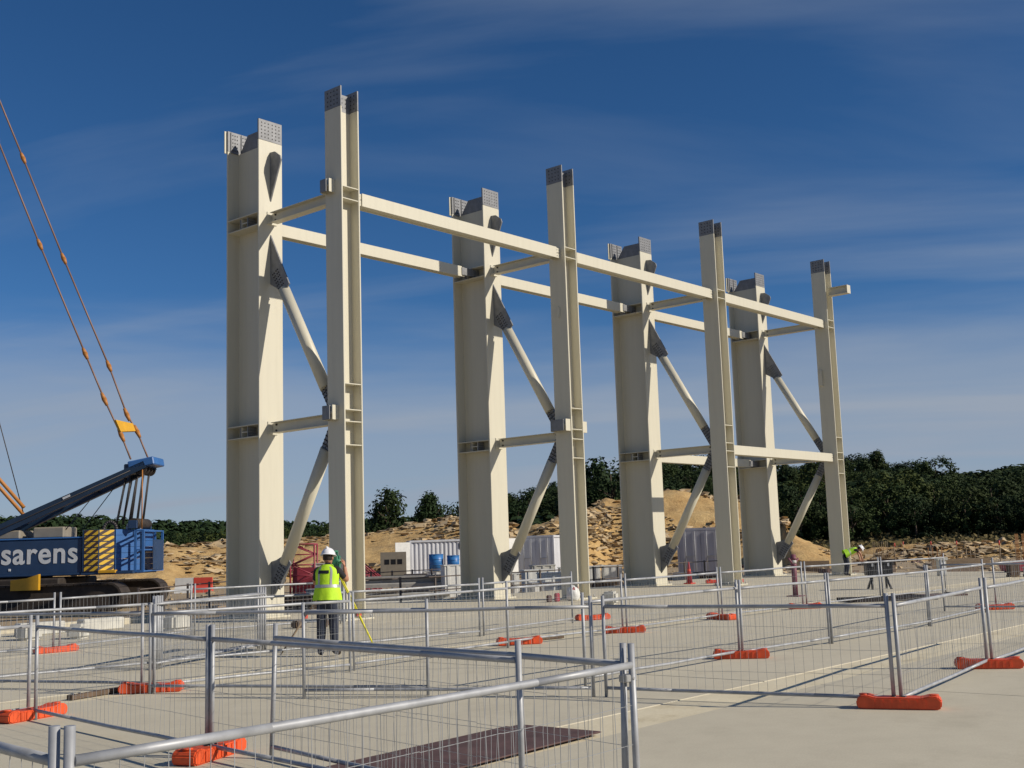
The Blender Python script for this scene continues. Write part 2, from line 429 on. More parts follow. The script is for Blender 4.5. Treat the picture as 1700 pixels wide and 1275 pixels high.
# ------------------------------------------------------------------ spoil heaps
def rock_verts(r, seed):
    q = random.Random(seed)
    bm = bmesh.new(); bmesh.ops.create_icosphere(bm, subdivisions=1, radius=r)
    s = Vector((q.uniform(.7, 1.3), q.uniform(.7, 1.3), q.uniform(.5, .95)))
    for p in bm.verts: p.co = Vector((p.co.x * s.x, p.co.y * s.y, p.co.z * s.z)) * q.uniform(.75, 1.2)
    bm.verts.index_update()
    out = ([p.co.copy() for p in bm.verts], [[p.index for p in f.verts] for f in bm.faces]); bm.free()
    return out
ROCKS = [rock_verts(1.0, k) for k in range(8)]
def heap(name, ridge, near, far, amp, n_rocks, seed):
    q = random.Random(seed)
    pts = []
    for (a, b_) in zip(ridge, ridge[1:]):
        L = math.hypot(b_[0] - a[0], b_[1] - a[1]); n = max(2, int(L / 0.55))
        for k in range(n):
            t = k / n; s = t * t * (3 - 2 * t) * 0.5 + t * 0.5
            pts.append((a[0] + (b_[0] - a[0]) * t, a[1] + (b_[1] - a[1]) * t, a[2] + (b_[2] - a[2]) * s))
    pts.append(ridge[-1])
    for it in range(6):
        pts = [pts[0]] + [tuple((pts[i - 1][c] + 2 * pts[i][c] + pts[i + 1][c]) / 4 for c in range(3)) for i in range(1, len(pts) - 1)] + [pts[-1]]
    vals = [-near + (near + far) * k / 46 for k in range(47)]
    mb = MB(); grid = []
    for (x, y, h) in pts:
        d = Vector((x, y, 0)).normalized(); row = []
        for v in vals:
            P = Vector((x, y, 0)) + d * v
            pr = sstep(-near, 0, v) ** 0.85 if v < 0 else 1 - sstep(0, far, v)
            e = sstep(-near, -near * 0.82, v) if v < 0 else 1 - sstep(far * .8, far, v)
            z = (h + 0.5) * pr - 0.5
            nz_ = amp * (noise.fractal(P * 0.2, 1.0, 2.0, 5) * 0.62 + noise.fractal(P * 0.8, 0.9, 2.1, 4) * 0.22 * max(0.15, 0.7 + 1.3 * noise.noise(P * 0.11)))
            z += nz_ * e
            row.append(len(mb.v)); mb.v.append((P.x, P.y, z))
        grid.append(row)
    for i in range(len(grid) - 1):
        for k in range(len(vals) - 1):
            mb.f.append((grid[i][k], grid[i + 1][k], grid[i + 1][k + 1], grid[i][k + 1])); mb.sm.append(True)
    o = struct(mb.build(name, 'spoil'))
    rk = MB()
    for _ in range(n_rocks):
        i = q.randrange(len(grid)); k = int(q.random() ** 0.8 * 30)
        P = Vector(mb.v[grid[i][k]]); r_ = 0.05 + 0.30 * q.random() ** 4.0
        if noise.noise(P * 0.10 + Vector((seed, 0, 0))) < (q.uniform(-.45, .35) if seed == 1 else q.uniform(-.1, .45)): continue
        vs_, fs_ = q.choice(ROCKS); m3 = Matrix.Rotation(q.uniform(0, 6.3), 3, 'Z') @ Matrix.Rotation(q.uniform(0, 6.3), 3, 'X')
        rk.add([m3 @ p * r_ + P + Vector((q.uniform(-.4, .4), q.uniform(-.4, .4), r_ * .15)) for p in vs_], fs_)
    ro = rk.build('rubble', 'rock', o); ro['kind'] = 'stuff'
    return o, mb.v
heap('spoil_heap', [(30, 112, 1.2), (44, 93, 2.2), (54, 84.1, 2.6), (69, 85.2, 3.0), (73.6, 81.7, 3.35), (77.3, 78.3, 3.9), (79.9, 75.6, 4.6), (82, 72.2, 3.8), (84, 69, 1.5), (86, 66, 0.2)], 26, 14, 0.75, 6500, 1)
heap('spoil_heap', [(80, 72, 0.2), (80.0, 69, 2.6), (80.3, 67.6, 3.3), (83.1, 64.2, 4.4), (92.8, 67.9, 5.9), (96.1, 63.1, 6.5), (98.3, 59.7, 5.9), (99, 55, 4.6), (95, 50.5, 3.2), (84.1, 44.1, 2.0), (84.7, 42.6, 1.1), (86, 40, 0.0)], 22, 14, 0.8, 6500, 2)
# low rubble bank along the excavation on the right
heap('earth_bank', [(92, 44, 0.1), (98, 40, 0.6), (104, 34, 0.75), (108, 27, 0.6), (112, 20, 0.7), (116, 10, 0.2)], 16, 10, 0.8, 4000, 3)
# scattered stones on the dirt around the works
q = random.Random(21); rk = MB()
for _ in range(1300):
    az = q.uniform(15, 66); d = 46 + 60 * q.random()
    P = polar(az, d)
    if P.x < 52.5 and P.y < 29.5: continue
    P.z = terrain(P.x, P.y); r_ = 0.05 + 0.22 * q.random() ** 3
    vs_, fs_ = q.choice(ROCKS)
    rk.add([p * r_ + P for p in vs_], fs_)
tag(rk.build('stones', 'rock'), 'loose pale stones strewn over the dirt beyond the concrete deck', 'stones', kind='stuff')

# ------------------------------------------------------------------ trees
def crown_mesh(name, seed, shape, n_cl, n_leaf, leaf, mt):
    """unit-height crown volume filled with leaf-sized faces set in clumps"""
    q = random.Random(seed); mb = MB(); cl = []
    for k in range(n_cl):
        while True:
            p = Vector((q.uniform(-1, 1), q.uniform(-1, 1), q.uniform(0, 1)))
            rad = shape(p.z)
            if math.hypot(p.x, p.y) <= 1: break
        rr = rad * (0.35 + 0.65 * math.sqrt(q.random()))
        a = q.uniform(0, 6.283)
        cl.append((Vector((math.cos(a) * rr, math.sin(a) * rr, p.z)), q.uniform(.07, .14)))
    for (c, r_) in cl:
        for _ in range(n_leaf):
            dv = Vector((q.gauss(0, 1), q.gauss(0, 1), q.gauss(0, .8)))
            dv = dv.normalized() * r_ * q.uniform(.55, 1.1)
            P = c + dv
            nrm = (dv.normalized() + Vector((q.uniform(-.6, .6), q.uniform(-.6, .6), q.uniform(0, .7)))).normalized()
            t1 = nrm.orthogonal().normalized(); t2 = nrm.cross(t1)
            a = q.uniform(0, 6.283); u_, v_ = t1 * math.cos(a) + t2 * math.sin(a), t2 * math.cos(a) - t1 * math.sin(a)
            s = leaf * q.uniform(.6, 1.3)
            mb.add([P - u_ * s, P - v_ * s * .55, P + u_ * s, P + v_ * s * .55], [(0, 1, 2, 3)])
    me = mb.mesh(name); me.materials.append(M[mt]); return me
def trunk_mesh(seed, r_=0.028):
    q = random.Random(seed); mb = MB()
    bend = Vector((q.uniform(-.04, .04), q.uniform(-.04, .04), 0))
    mb.tube((0, 0, -.05), Vector((0, 0, .35)) + bend, r_, r_ * .7, 7); mb.tube(Vector((0, 0, .35)) + bend, Vector((0, 0, .85)), r_ * .7, r_ * .2, 6)
    for k in range(6):
        a = q.uniform(0, 6.283); z0 = q.uniform(.3, .65)
        mb.tube(bend + Vector((0, 0, z0)), Vector((math.cos(a) * .24, math.sin(a) * .24, z0 + q.uniform(.1, .22))), r_ * .4, r_ * .12, 5)
    me = mb.mesh('trunk'); me.materials.append(M['trunk']); return me
def s_round(z):   # oak / umbrella pine
    return 0.46 * math.sqrt(max(0, 1 - ((z - .55) / .50) ** 2)) + .02
def s_cone(z):    # conical pine, full to the ground
    return 0.40 * (1 - max(0, z - .16) / .90) ** 0.8 if z > .16 else .36
def s_wide(z):
    return 0.62 * math.sqrt(max(0, 1 - ((z - .5) / .52) ** 2)) + .02
CROWNS = {}
for k in range(3): CROWNS['round', k] = crown_mesh('crown', 30 + k, s_round, 92, 40, .028, 'oak' if k == 1 else 'pine')
for k in range(3): CROWNS['cone', k] = crown_mesh('crown', 40 + k, s_cone, 150, 34, .026, 'pine')
for k in range(2): CROWNS['wide', k] = crown_mesh('crown', 50 + k, s_wide, 96, 40, .029, 'oak' if k == 0 else 'pine')
TRUNKS = [trunk_mesh(60 + k) for k in range(3)]
def tree(name, label, P, h, kind, k, group=None, w=1.0, q=rnd):
    t = thing(name, label, 'tree', P, q.uniform(0, 6.283), group)
    t.scale = (h * w, h * w, h)
    obj('trunk', TRUNKS[k % 3], None, t)
    n = 3 if kind != 'wide' else 2
    obj('crown', CROWNS[kind, k % n], None, t)
    return t
def on_ground(az, d):
    P = polar(az, d); P.z = terrain(P.x, P.y) - 0.1; return P
q = random.Random(5)
# wooded hill behind the steel frame
cand = []
placed = []
tries = 0
while len(placed) < 285 and tries < 40000:
    tries += 1
    az = q.uniform(14.5, 41.8); d = math.sqrt(q.uniform(196 ** 2, 312 ** 2))
    if az > 36.5 and d < 235: continue
    P = on_ground(az, d)
    h = q.uniform(4.4, 7.2) + (2.2 if q.random() < .22 else 0)
    if all((P - p2).length > 5.0 for p2 in placed):
        placed.append(P)
        kd = q.choice(['round', 'round', 'wide', 'cone'])
        zone = 'on the crest of the wooded hill' if d > 274 else ('half way up the wooded hill' if d > 235 else 'at the foot of the wooded hill')
        look = {'round': 'round-headed dark green tree', 'wide': 'broad spreading dark green tree', 'cone': 'narrow pointed dark pine'}[kd]
        tree('hill_tree', look + ' ' + zone, P, h, kd, q.randrange(6), kd + ' trees ' + zone, 1.15 if kd != 'cone' else 1.0, q)
# tree line far behind the crane
for k in range(64):
    az = q.uniform(48.5, 66.5); d = q.uniform(182, 206)
    P = on_ground(az, d)
    tree('treeline_tree', 'small dark tree in the far tree line behind the blue crane', P, q.uniform(4.6, 6.4), q.choice(['round', 'wide', 'cone']), q.randrange(6), 'far tree line', 1.25, q)
# single trees on the skyline over the left spoil heap
tree('pine_tree', 'tall broad pine with a rounded tip standing alone above the spoil heap', on_ground(46.95, 150), 9.5, 'cone', 0, None, 1.08, q)
tree('pine_tree', 'low bushy pine at the foot of the tall broad pine', on_ground(48.1, 152), 5.8, 'wide', 0, None, 1.0, q)
tree('pine_tree', 'pointed pine, taller of the pair above the container', on_ground(45.0, 150), 8.9, 'cone', 1, None, .85, q)
tree('pine_tree', 'shorter rounded pine, lower of the pair above the container', on_ground(44.0, 152), 7.8, 'round', 2, None, 1.0, q)
tree('pine_tree', 'small pine just beside the second rear column', on_ground(43.1, 152), 6.6, 'cone', 2, None, .8, q)
tree('pine_tree', 'short pine between the tall broad pine and the pointed pine', on_ground(45.8, 154), 5.0, 'wide', 1, None, 1.0, q)
tree('evergreen_tree', 'large round evergreen on the ridge beside the third rear column', on_ground(36.05, 214), 14.2, 'round', 0, None, 1.05, q)
tree('evergreen_tree', 'lower spreading evergreen left of the large round one on the ridge', on_ground(37.3, 218), 10.2, 'wide', 1, None, .9, q)
# the rest of the wood and the far ridge: one mass
def wood(name, label, n, dr, ar, hr, seed):
    qq = random.Random(seed); mb = MB()
    for _ in range(n):
        az = qq.uniform(*ar); d = qq.uniform(*dr); P = polar(az, d); P.z = terrain(P.x, P.y)
        h = qq.uniform(*hr); w_ = h * qq.uniform(.45, .65); s = h * .11
        for c in range(46):
            dv = Vector((qq.gauss(0, 1), qq.gauss(0, 1), qq.gauss(0, 1))).normalized()
            p = P + Vector((dv.x * w_, dv.y * w_, h * .52 + dv.z * h * .46)) * qq.uniform(.97, 1.03) if False else P + Vector((dv.x * w_, dv.y * w_, h * .52 + dv.z * h * .46))
            nrm = (dv + Vector((qq.uniform(-.5, .5), qq.uniform(-.5, .5), qq.uniform(0, .6)))).normalized()
            t1 = nrm.orthogonal().normalized(); t2 = nrm.cross(t1); a = qq.uniform(0, 6.283)
            u_, v_ = (t1 * math.cos(a) + t2 * math.sin(a)) * s, (t2 * math.cos(a) - t1 * math.sin(a)) * s
            mb.add([p - u_ * 1.5, p - v_, p + u_ * 1.5, p + v_], [(0, 1, 2, 3)])
    return tag(mb.build(name, 'pine'), label, 'wood', kind='stuff')
wood('wood', 'dense dark wood filling in the hill behind the steel frame', 620, (200, 345), (13.5, 42.5), (3.0, 6.0), 71)
wood('distant_wood', 'far wooded ridge on the skyline at the edge of the hill', 1500, (560, 760), (11, 24), (6, 10), 72)
wood('distant_wood', 'far wooded ridge on the skyline behind the crane', 900, (560, 760), (44, 68), (6, 10), 73)
wood('distant_wood', 'distant dark wood beyond the spoil heaps', 420, (195, 230), (42, 67), (2.6, 4.6), 74)
# dry scrub between the bank and the wood
q = random.Random(33); mb = MB()
for _ in range(700):
    az = q.uniform(14, 34); d = q.uniform(118, 200); P = polar(az, d); P.z = terrain(P.x, P.y)
    w_ = q.uniform(.4, 1.3)
    for c in range(16):
        dv = Vector((q.gauss(0, 1), q.gauss(0, 1), abs(q.gauss(0, .8)))).normalized() * w_
        p = P + dv; s = q.uniform(.14, .32)
        t1 = Vector((q.uniform(-1, 1), q.uniform(-1, 1), q.uniform(-1, 1))).normalized(); t2 = t1.orthogonal().normalized()
        mb.add([p - t1 * s * 1.4, p - t2 * s, p + t1 * s * 1.4, p + t2 * s], [(0, 1, 2, 3)])
tag(mb.build('scrub', 'scrub'), 'dry olive scrub between the earth bank and the hill wood', 'scrub', kind='stuff')
# ------------------------------------------------------------------ steel frame
COLX = [20.09, 29.60, 39.12, 48.64]
FY0, FY1, FD, FH = 22.77, 23.43, 0.64, 14.15          # front columns: y range of the flanges, depth, height
RY0, RY1, RW, RH = 26.17, 27.70, 0.83, 14.12          # rear columns
ORD = ['first', 'second', 'third', 'fourth']
def holes_grid(mb, o, u_, v_, nu, nv, du, dv, n, r_=.024, t=.004):
    """bolt heads: short hexagonal studs standing a few mm proud"""
    for i in range(nu):
        for k in range(nv):
            P = Vector(o) + Vector(u_) * (i - (nu - 1) / 2) * du + Vector(v_) * (k - (nv - 1) / 2) * dv
            mb.tube(P - Vector(n) * .002, P + Vector(n) * t, r_, n=6, smooth=False)
FSTIFF = [11.37, 11.04, 6.06, 5.38, 5.07, 4.46]
def front_column(i):
    t = thing('front_column', 'slim cream I-section column, %s in the front row counting from the crane' % ORD[i], 'steel column', (COLX[i], 23.10, 0), 0, 'front row columns')
    hx, hy, tf, tw = FD / 2, .33, .045, .03
    zc = 13.58
    for s in (-1, 1):
        xa, xb = (s * hx - s * tf, s * hx) if s > 0 else (s * hx, s * hx - s * tf)
        part('flange', ('f', s), lambda m: m.bbox(xa, xb, -hy, hy, .045, zc, .006), 'cream', t)
        e = part('flange_end', ('f', s), lambda m: m.bbox(xa, xb, -hy, hy, zc + .002, FH, .005), 'steel', t)
        def bl(m):
            holes_grid(m, (s * hx, 0, (zc + FH) / 2), (0, 1, 0), (0, 0, 1), 4, 4, .13, .12, (s, 0, 0))
            holes_grid(m, (s * (hx - tf), 0, (zc + FH) / 2), (0, 1, 0), (0, 0, 1), 4, 4, .13, .12, (-s, 0, 0))
        part('bolt_rows', ('f', s), bl, 'hole', e)
    part('web', 'f', lambda m: m.box(-hx + tf, hx - tf, -tw / 2, tw / 2, .045, zc - .02), 'cream', t)
    e = part('web_end', 'f', lambda m: m.box(-hx + tf, hx - tf, -tw / 2, tw / 2, zc - .018, FH - .10), 'steel', t)
    part('bolt_rows', 'fw', lambda m: (holes_grid(m, (0, -tw / 2, 13.82), (1, 0, 0), (0, 0, 1), 3, 3, .13, .12, (0, -1, 0)), holes_grid(m, (0, tw / 2, 13.82), (1, 0, 0), (0, 0, 1), 3, 3, .13, .12, (0, 1, 0))), 'hole', e)
    for z in FSTIFF:
        for s in (-1, 1):
            part('stiffener', ('f', s), lambda m: m.box(-hx + tf, hx - tf, min(s * tw / 2, s * (hy - .012)), max(s * tw / 2, s * (hy - .012)), -.012, .012), 'cream', t).location.z = z
    b_ = part('base_plate', 'f', lambda m: m.bbox(-.48, .48, -.48, .48, 0, .045, .006), 'cream', t)
    part('anchor_bolts', 'f', lambda m: [m.tube((x, y, .045), (x, y, .13), .022, n=6) for x in (-.41, .41) for y in (-.41, -.14, .14, .41)], 'bolt', b_)
    # spliced H stub on the outer flange
    def stub(z0, y0, y1, dx, h):
        sx = part('beam_stub', ('s', y0, y1, dx, h), lambda m: (m.box(-dx, 0, y0, y0 + .028, 0, h), m.box(-dx, 0, y1 - .028, y1, 0, h), m.box(-dx, 0, y0 + .028, y1 - .028, h / 2 - .012, h / 2 + .012)), 'cream', t)
        sx.location = (-hx - .001, 0, z0)
        p_ = part('splice_plate', ('s', y0, y1, dx, h), lambda m: m.box(-dx * .9, -.01, y1 + .001, y1 + .022, .02, h - .02), 'steel', sx)
        part('splice_plate', ('s2', y0, y1, dx, h), lambda m: m.box(-dx - .05, -dx + .002, y0 + .07, y1 - .03, .01, h - .01), 'steel', sx)
    if i == 0:
        stub(5.12, -.10, .28, .20, .38); stub(11.22, -.06, .28, .20, .36)
    if i == 1:
        stub(5.32, -.30, .32, .24, .38)
        part('bracket', 'f2', lambda m: (m.box(hx, hx + .22, -.30, -.27, 5.30, 5.66), m.box(hx, hx + .22, -.27, .2, 5.64, 5.66), m.box(hx, hx + .22, -.27, .2, 5.30, 5.32)), 'cream', t)
    if i == 3:
        part('crane_bracket', 'f4', lambda m: (m.box(-.17, .17, -1.26, -.33, 12.80, 12.83), m.box(-.17, .17, -1.26, -.33, 12.46, 12.49), m.box(-.015, .015, -1.24, -.33, 12.49, 12.80), m.box(-.17, .17, -1.285, -1.26, 12.46, 12.83)), 'cream', t)
        part('junction_box', 'f4', lambda m: m.bbox(-hx - .12, -hx, .10, .28, 8.4, 9.1, .01), 'cream', t)
    if i == 1:
        part('lifting_lug', 'f2', lambda m: m.prism([(-.05, 9.05), (.03, 9.05), (.05, 9.25), (-.02, 9.42), (-.06, 9.3)], 'x', -hx - .05, -hx), 'cream', t)
    return t
def gusset(t, name, poly, bolts):
    """vertical plate in the frame plane, standing off the near flange; y,z relative to the column base"""
    g = part(name, tuple(poly), lambda m: m.prism(poly, 'x', -.022, .022), 'steel', t)
    return g
def rear_column(i):
    t = thing('rear_column', 'broad cream I-section column, %s in the rear row counting from the crane' % ORD[i], 'steel column', (COLX[i] - .04, 26.94, 0), 0, 'rear row columns')
    hw, tf, tw = RW / 2, .055, .035
    y0, y1, zc = RY0 - 26.94, RY1 - 26.94, 13.50
    for s, (ya, yb) in ((-1, (y0, y0 + tf)), (1, (y1 - tf, y1))):
        part('flange', ('r', s), lambda m: m.bbox(-hw, hw, ya, yb, .055, zc, .007), 'cream', t)
        e = part('flange_end', ('r', s), lambda m: m.bbox(-hw, hw, ya, yb, zc + .002, RH, .006), 'steel', t)
        if s < 0:
            part('bolt_rows', 'rn', lambda m: (holes_grid(m, (-.19, y0, 13.81), (1, 0, 0), (0, 0, 1), 3, 5, .12, .105, (0, -1, 0)), holes_grid(m, (.19, y0, 13.81), (1, 0, 0), (0, 0, 1), 3, 5, .12, .105, (0, -1, 0))), 'hole', e)
        else:
            for sx in (-1, 1):
                p_ = part('splice_plate', ('rf', sx), lambda m: m.box(min(sx * .05, sx * (hw - .10)), max(sx * .05, sx * (hw - .10)), y1 - tf - .03, y1 - tf - .001, 13.46, RH - .02), 'steel', e)
                part('bolt_rows', ('rf', sx), lambda m: holes_grid(m, (sx * .18, y1 - tf - .03, 13.78), (1, 0, 0), (0, 0, 1), 3, 5, .08, .115, (0, -1, 0)), 'hole', p_)
    part('outer_cover_plate', 'r', lambda m: m.box(-hw - .07, hw + .07, y1 + .001, y1 + .03, 13.44, RH - .01), 'cream', t)
    part('web', 'r', lambda m: m.box(-tw / 2, tw / 2, y0 + tf, y1 - tf, .055, zc - .02), 'cream', t)
    part('web_end', 'r', lambda m: m.prism([(y0 + tf, zc - .018), (y1 - tf - .06, zc - .018), (y1 - tf - .42, 13.97), (y0 + tf, 13.97)], 'x', -tw / 2, tw / 2), 'steel', t)
    b_ = part('base_plate', 'r', lambda m: m.bbox(-.55, .55, y0 - .12, y1 + .12, 0, .055, .008), 'cream', t)
    part('anchor_bolts', 'r', lambda m: [m.tube((x, y, .055), (x, y, .15), .026, n=6) for x in (-.49, .49) for y in (y0 - .05, -.4, 0, .4, y1 + .05)], 'bolt', b_)
    # gussets in the frame plane on the near flange
    g0 = y0
    gusset(t, 'gusset', [(g0, 13.18), (g0 - .22, 13.16), (g0 - .46, 12.98), (g0 - .50, 12.86), (g0, 11.72)], 0)
    gusset(t, 'gusset', [(g0, 10.74), (g0 - .84, 9.18), (g0 - .60, 8.96), (g0, 9.30)], 0)
    gusset(t, 'gusset', [(g0, .48), (g0, 1.52), (g0 - .22, 1.56), (g0 - .64, 1.72), (g0 - .84, 1.45)], 0)
    # stiffener pairs carrying the struts and longitudinal beams
    for z in (11.36, 11.00, 5.31, 4.97):
        for s in (-1, 1):
            part('stiffener', ('r', s), lambda m: m.box(min(s * tw / 2, s * (hw - .01)), max(s * tw / 2, s * (hw - .01)), y0 + tf, y1 - tf, -.012, .012), 'cream', t).location.z = z
    def stub(s, z, splice):
        o = part('beam_stub', ('r', s), lambda m: (m.box(min(s * tw / 2, s * .34), max(s * tw / 2, s * .34), -.15, -.12, -.15, .15), m.box(min(s * tw / 2, s * .34), max(s * tw / 2, s * .34), .12, .15, -.15, .15), m.box(min(s * tw / 2, s * .34), max(s * tw / 2, s * .34), -.12, .12, -.012, .012)), 'cream', t)
        o.location.z = z
        p_ = part('splice_plate', ('r', s, splice), lambda m: (m.box(min(s * .06, s * splice), max(s * .06, s * splice), -.175, -.152, -.13, .13), m.box(min(s * .06, s * splice), max(s * .06, s * splice), .152, .175, -.13, .13)), 'steel', o)
        part('bolt_rows', ('rs', s, splice), lambda m: holes_grid(m, (s * (.06 + splice) / 2, -.175, 0), (1, 0, 0), (0, 0, 1), 4, 3, (splice - .1) / 4, .085, (0, -1, 0), .018, .012), 'bolt', p_)
    if i == 0: stub(-1, 11.18, .36); stub(-1, 5.14, .36)
    if i in (1, 2): stub(-1, 5.14, .36)
    if i > 0: stub(-1, 11.18, .92)
    if i == 3: stub(-1, 5.14, .92)
    return t
for i in range(4): front_column(i); rear_column(i)

BAY = ['between the first and second columns from the crane', 'between the second and third columns from the crane', 'between the third and fourth columns from the crane']
def long_beam(row, k, z, level):
    if row == 'front':
        x0, x1, y, w_ = COLX[k] + .32, COLX[k + 1] - .32, 23.10, .36
        a, b_ = x0 + .22, x1 - .22
    else:
        x0, x1, y, w_ = COLX[k] - .04 + .02, COLX[k + 1] - .04 - .36, 26.94, .30
        a, b_ = x0 + .36, x1 - .54
    t = thing('longitudinal_beam', '%s cream beam of the %s row %s' % (level, row, BAY[k]), 'steel beam', (a, y, z), 0, 'longitudinal beams')
    L, h = b_ - a, .36
    tf = .03
    MB().bbox(0, L, -w_ / 2, -w_ / 2 + tf, -h / 2, h / 2, .004).build('flange', 'cream', t)
    MB().bbox(0, L, w_ / 2 - tf, w_ / 2, -h / 2, h / 2, .004).build('flange', 'cream', t)
    MB().box(0, L, -w_ / 2 + tf, w_ / 2 - tf, -h / 2 + .05, h / 2 - .05).build('web', 'cream', t)
    for s, xe in ((-1, 0), (1, L)):
        ext = .215 if row == 'front' else (.30 if s < 0 else .16)
        lo, hi = min(xe, xe + s * ext), max(xe, xe + s * ext)
        e = MB().box(lo, hi, -w_ / 2 + .035, w_ / 2 - .035, -.012, .012).box(lo, hi, -w_ / 2 + .035, -w_ / 2 + .055, -h / 2 + .015, h / 2 - .015).box(lo, hi, w_ / 2 - .055, w_ / 2 - .035, -h / 2 + .015, h / 2 - .015)
        e = e.build('splice_end', 'cream', t)
        mb = MB(); holes_grid(mb, ((lo + hi) / 2, -w_ / 2 + .035, 0), (1, 0, 0), (0, 0, 1), 2, 3, min(.1, (hi - lo) * .45), .10, (0, -1, 0), .017, .016)
        mb.build('bolt_rows', 'bolt', e)
    return t
for k in range(3): long_beam('front', k, 11.17, 'upper'); long_beam('rear', k, 11.17, 'upper')
long_beam('front', 2, 5.15, 'lower'); long_beam('rear', 2, 5.15, 'lower')

def strut(i, z, level):
    y0, y1 = 23.43 - .31, 26.17
    t = thing('cross_strut', '%s cream strut joining front and rear columns of the %s frame from the crane' % (level, ORD[i]), 'steel strut', (COLX[i], y1, z), 0, 'cross struts')
    L = y1 - y0; h, w_ = .30, .28
    part('flange', ('st', 1), lambda m: m.bbox(-w_ / 2, w_ / 2, -L + .42, -.10, h / 2 - .02, h / 2, .003), 'cream', t)
    part('flange', ('st', 0), lambda m: m.bbox(-w_ / 2, w_ / 2, -L + .42, -.10, -h / 2, -h / 2 + .02, .003), 'cream', t)
    part('web', 'st', lambda m: m.box(-.011, .011, -L + .02, -.03, -h / 2 + .02, h / 2 - .02), 'cream', t)
    e = part('end_plate', 'st', lambda m: m.box(-.17, .17, -.025, -.001, -h / 2 - .03, h / 2 + .03), 'cream', t)
    part('bolt_rows', 'st', lambda m: (holes_grid(m, (-.011, -.20, 0), (0, 1, 0), (0, 0, 1), 1, 2, .1, .16, (-1, 0, 0), .03, .03), holes_grid(m, (-.011, -L + .52, 0), (0, 1, 0), (0, 0, 1), 1, 2, .1, .16, (-1, 0, 0), .03, .03)), 'hole', e)
for i in range(4): strut(i, 11.22, 'upper'); strut(i, 5.20, 'lower')

def brace(i, upper):
    if upper: A, B = Vector((26.17, 10.0)), Vector((23.43, 5.32))
    else: A, B = Vector((26.17, .54)), Vector((23.43, 5.18))
    d = (B - A).normalized(); L = (B - A).length; nrm = Vector((-d.y, d.x))
    t = thing('diagonal_brace', '%s cream diagonal brace with bolted grey ends in the %s frame from the crane' % ('upper' if upper else 'lower', ORD[i]), 'steel brace', (COLX[i], A.x, A.y), 0, 'diagonal braces')
    def P(s, n=0.0, x=0.0): v = d * s + nrm * n; return Vector((x, v.x, v.y))
    s0, s1 = 1.02, L - .80
    r_ = .165
    def body(m):
        m.tube(P(s0 + .06), P(s1 - .06), r_, n=20, cap=True)
    part('tube', upper, body, 'cream', t)
    for (a, b_, nm) in ((.40, s0 + .12, 0), (s1 - .12, L - .12, 1)):
        def pl(m):
            for sx in (-1, 1):
                for n in (-.085, .085):
                    c = [P(a, n - .07), P(b_, n - .07), P(b_, n + .07), P(a, n + .07)]
                    x0, x1 = sx * .024, sx * .052
                    vs = [Vector((x0, p.y, p.z)) for p in c] + [Vector((x1, p.y, p.z)) for p in c]
                    m.add(vs, [(0, 1, 2, 3), (7, 6, 5, 4), (0, 4, 5, 1), (1, 5, 6, 2), (2, 6, 7, 3), (3, 7, 4, 0)])
                    m.add([p + Vector((sx * .0, 0, 0)) for p in vs[:0]], [])
        e = part('splice_plate', (upper, nm), pl, 'steel', t)
        def bl(m):
            for sx in (-1, 1):
                for n in (-.12, -.05, .05, .12):
                    for k in range(6):
                        s = a + .05 + (b_ - a - .22) * k / 5
                        p = P(s, n, sx * .05); m.tube(p, p + Vector((sx * .03, 0, 0)), .021, n=6, smooth=False)
        part('bolt_rows', (upper, nm), bl, 'hole', e)
        def fin(m):
            c = [P(a - .06, -.15), P(b_ - .04, -.15), P(b_ - .04, .15), P(a - .06, .15)]
            vs = [Vector((-.02, p.y, p.z)) for p in c] + [Vector((.02, p.y, p.z)) for p in c]
            m.add(vs, [(3, 2, 1, 0), (4, 5, 6, 7), (1, 5, 4, 0), (2, 6, 5, 1), (3, 7, 6, 2), (0, 4, 7, 3)])
        part('fin_plate', (upper, nm), fin, 'steel' if nm == 0 else 'steel', t)
    return t
for i in range(4): brace(i, True); brace(i, False)
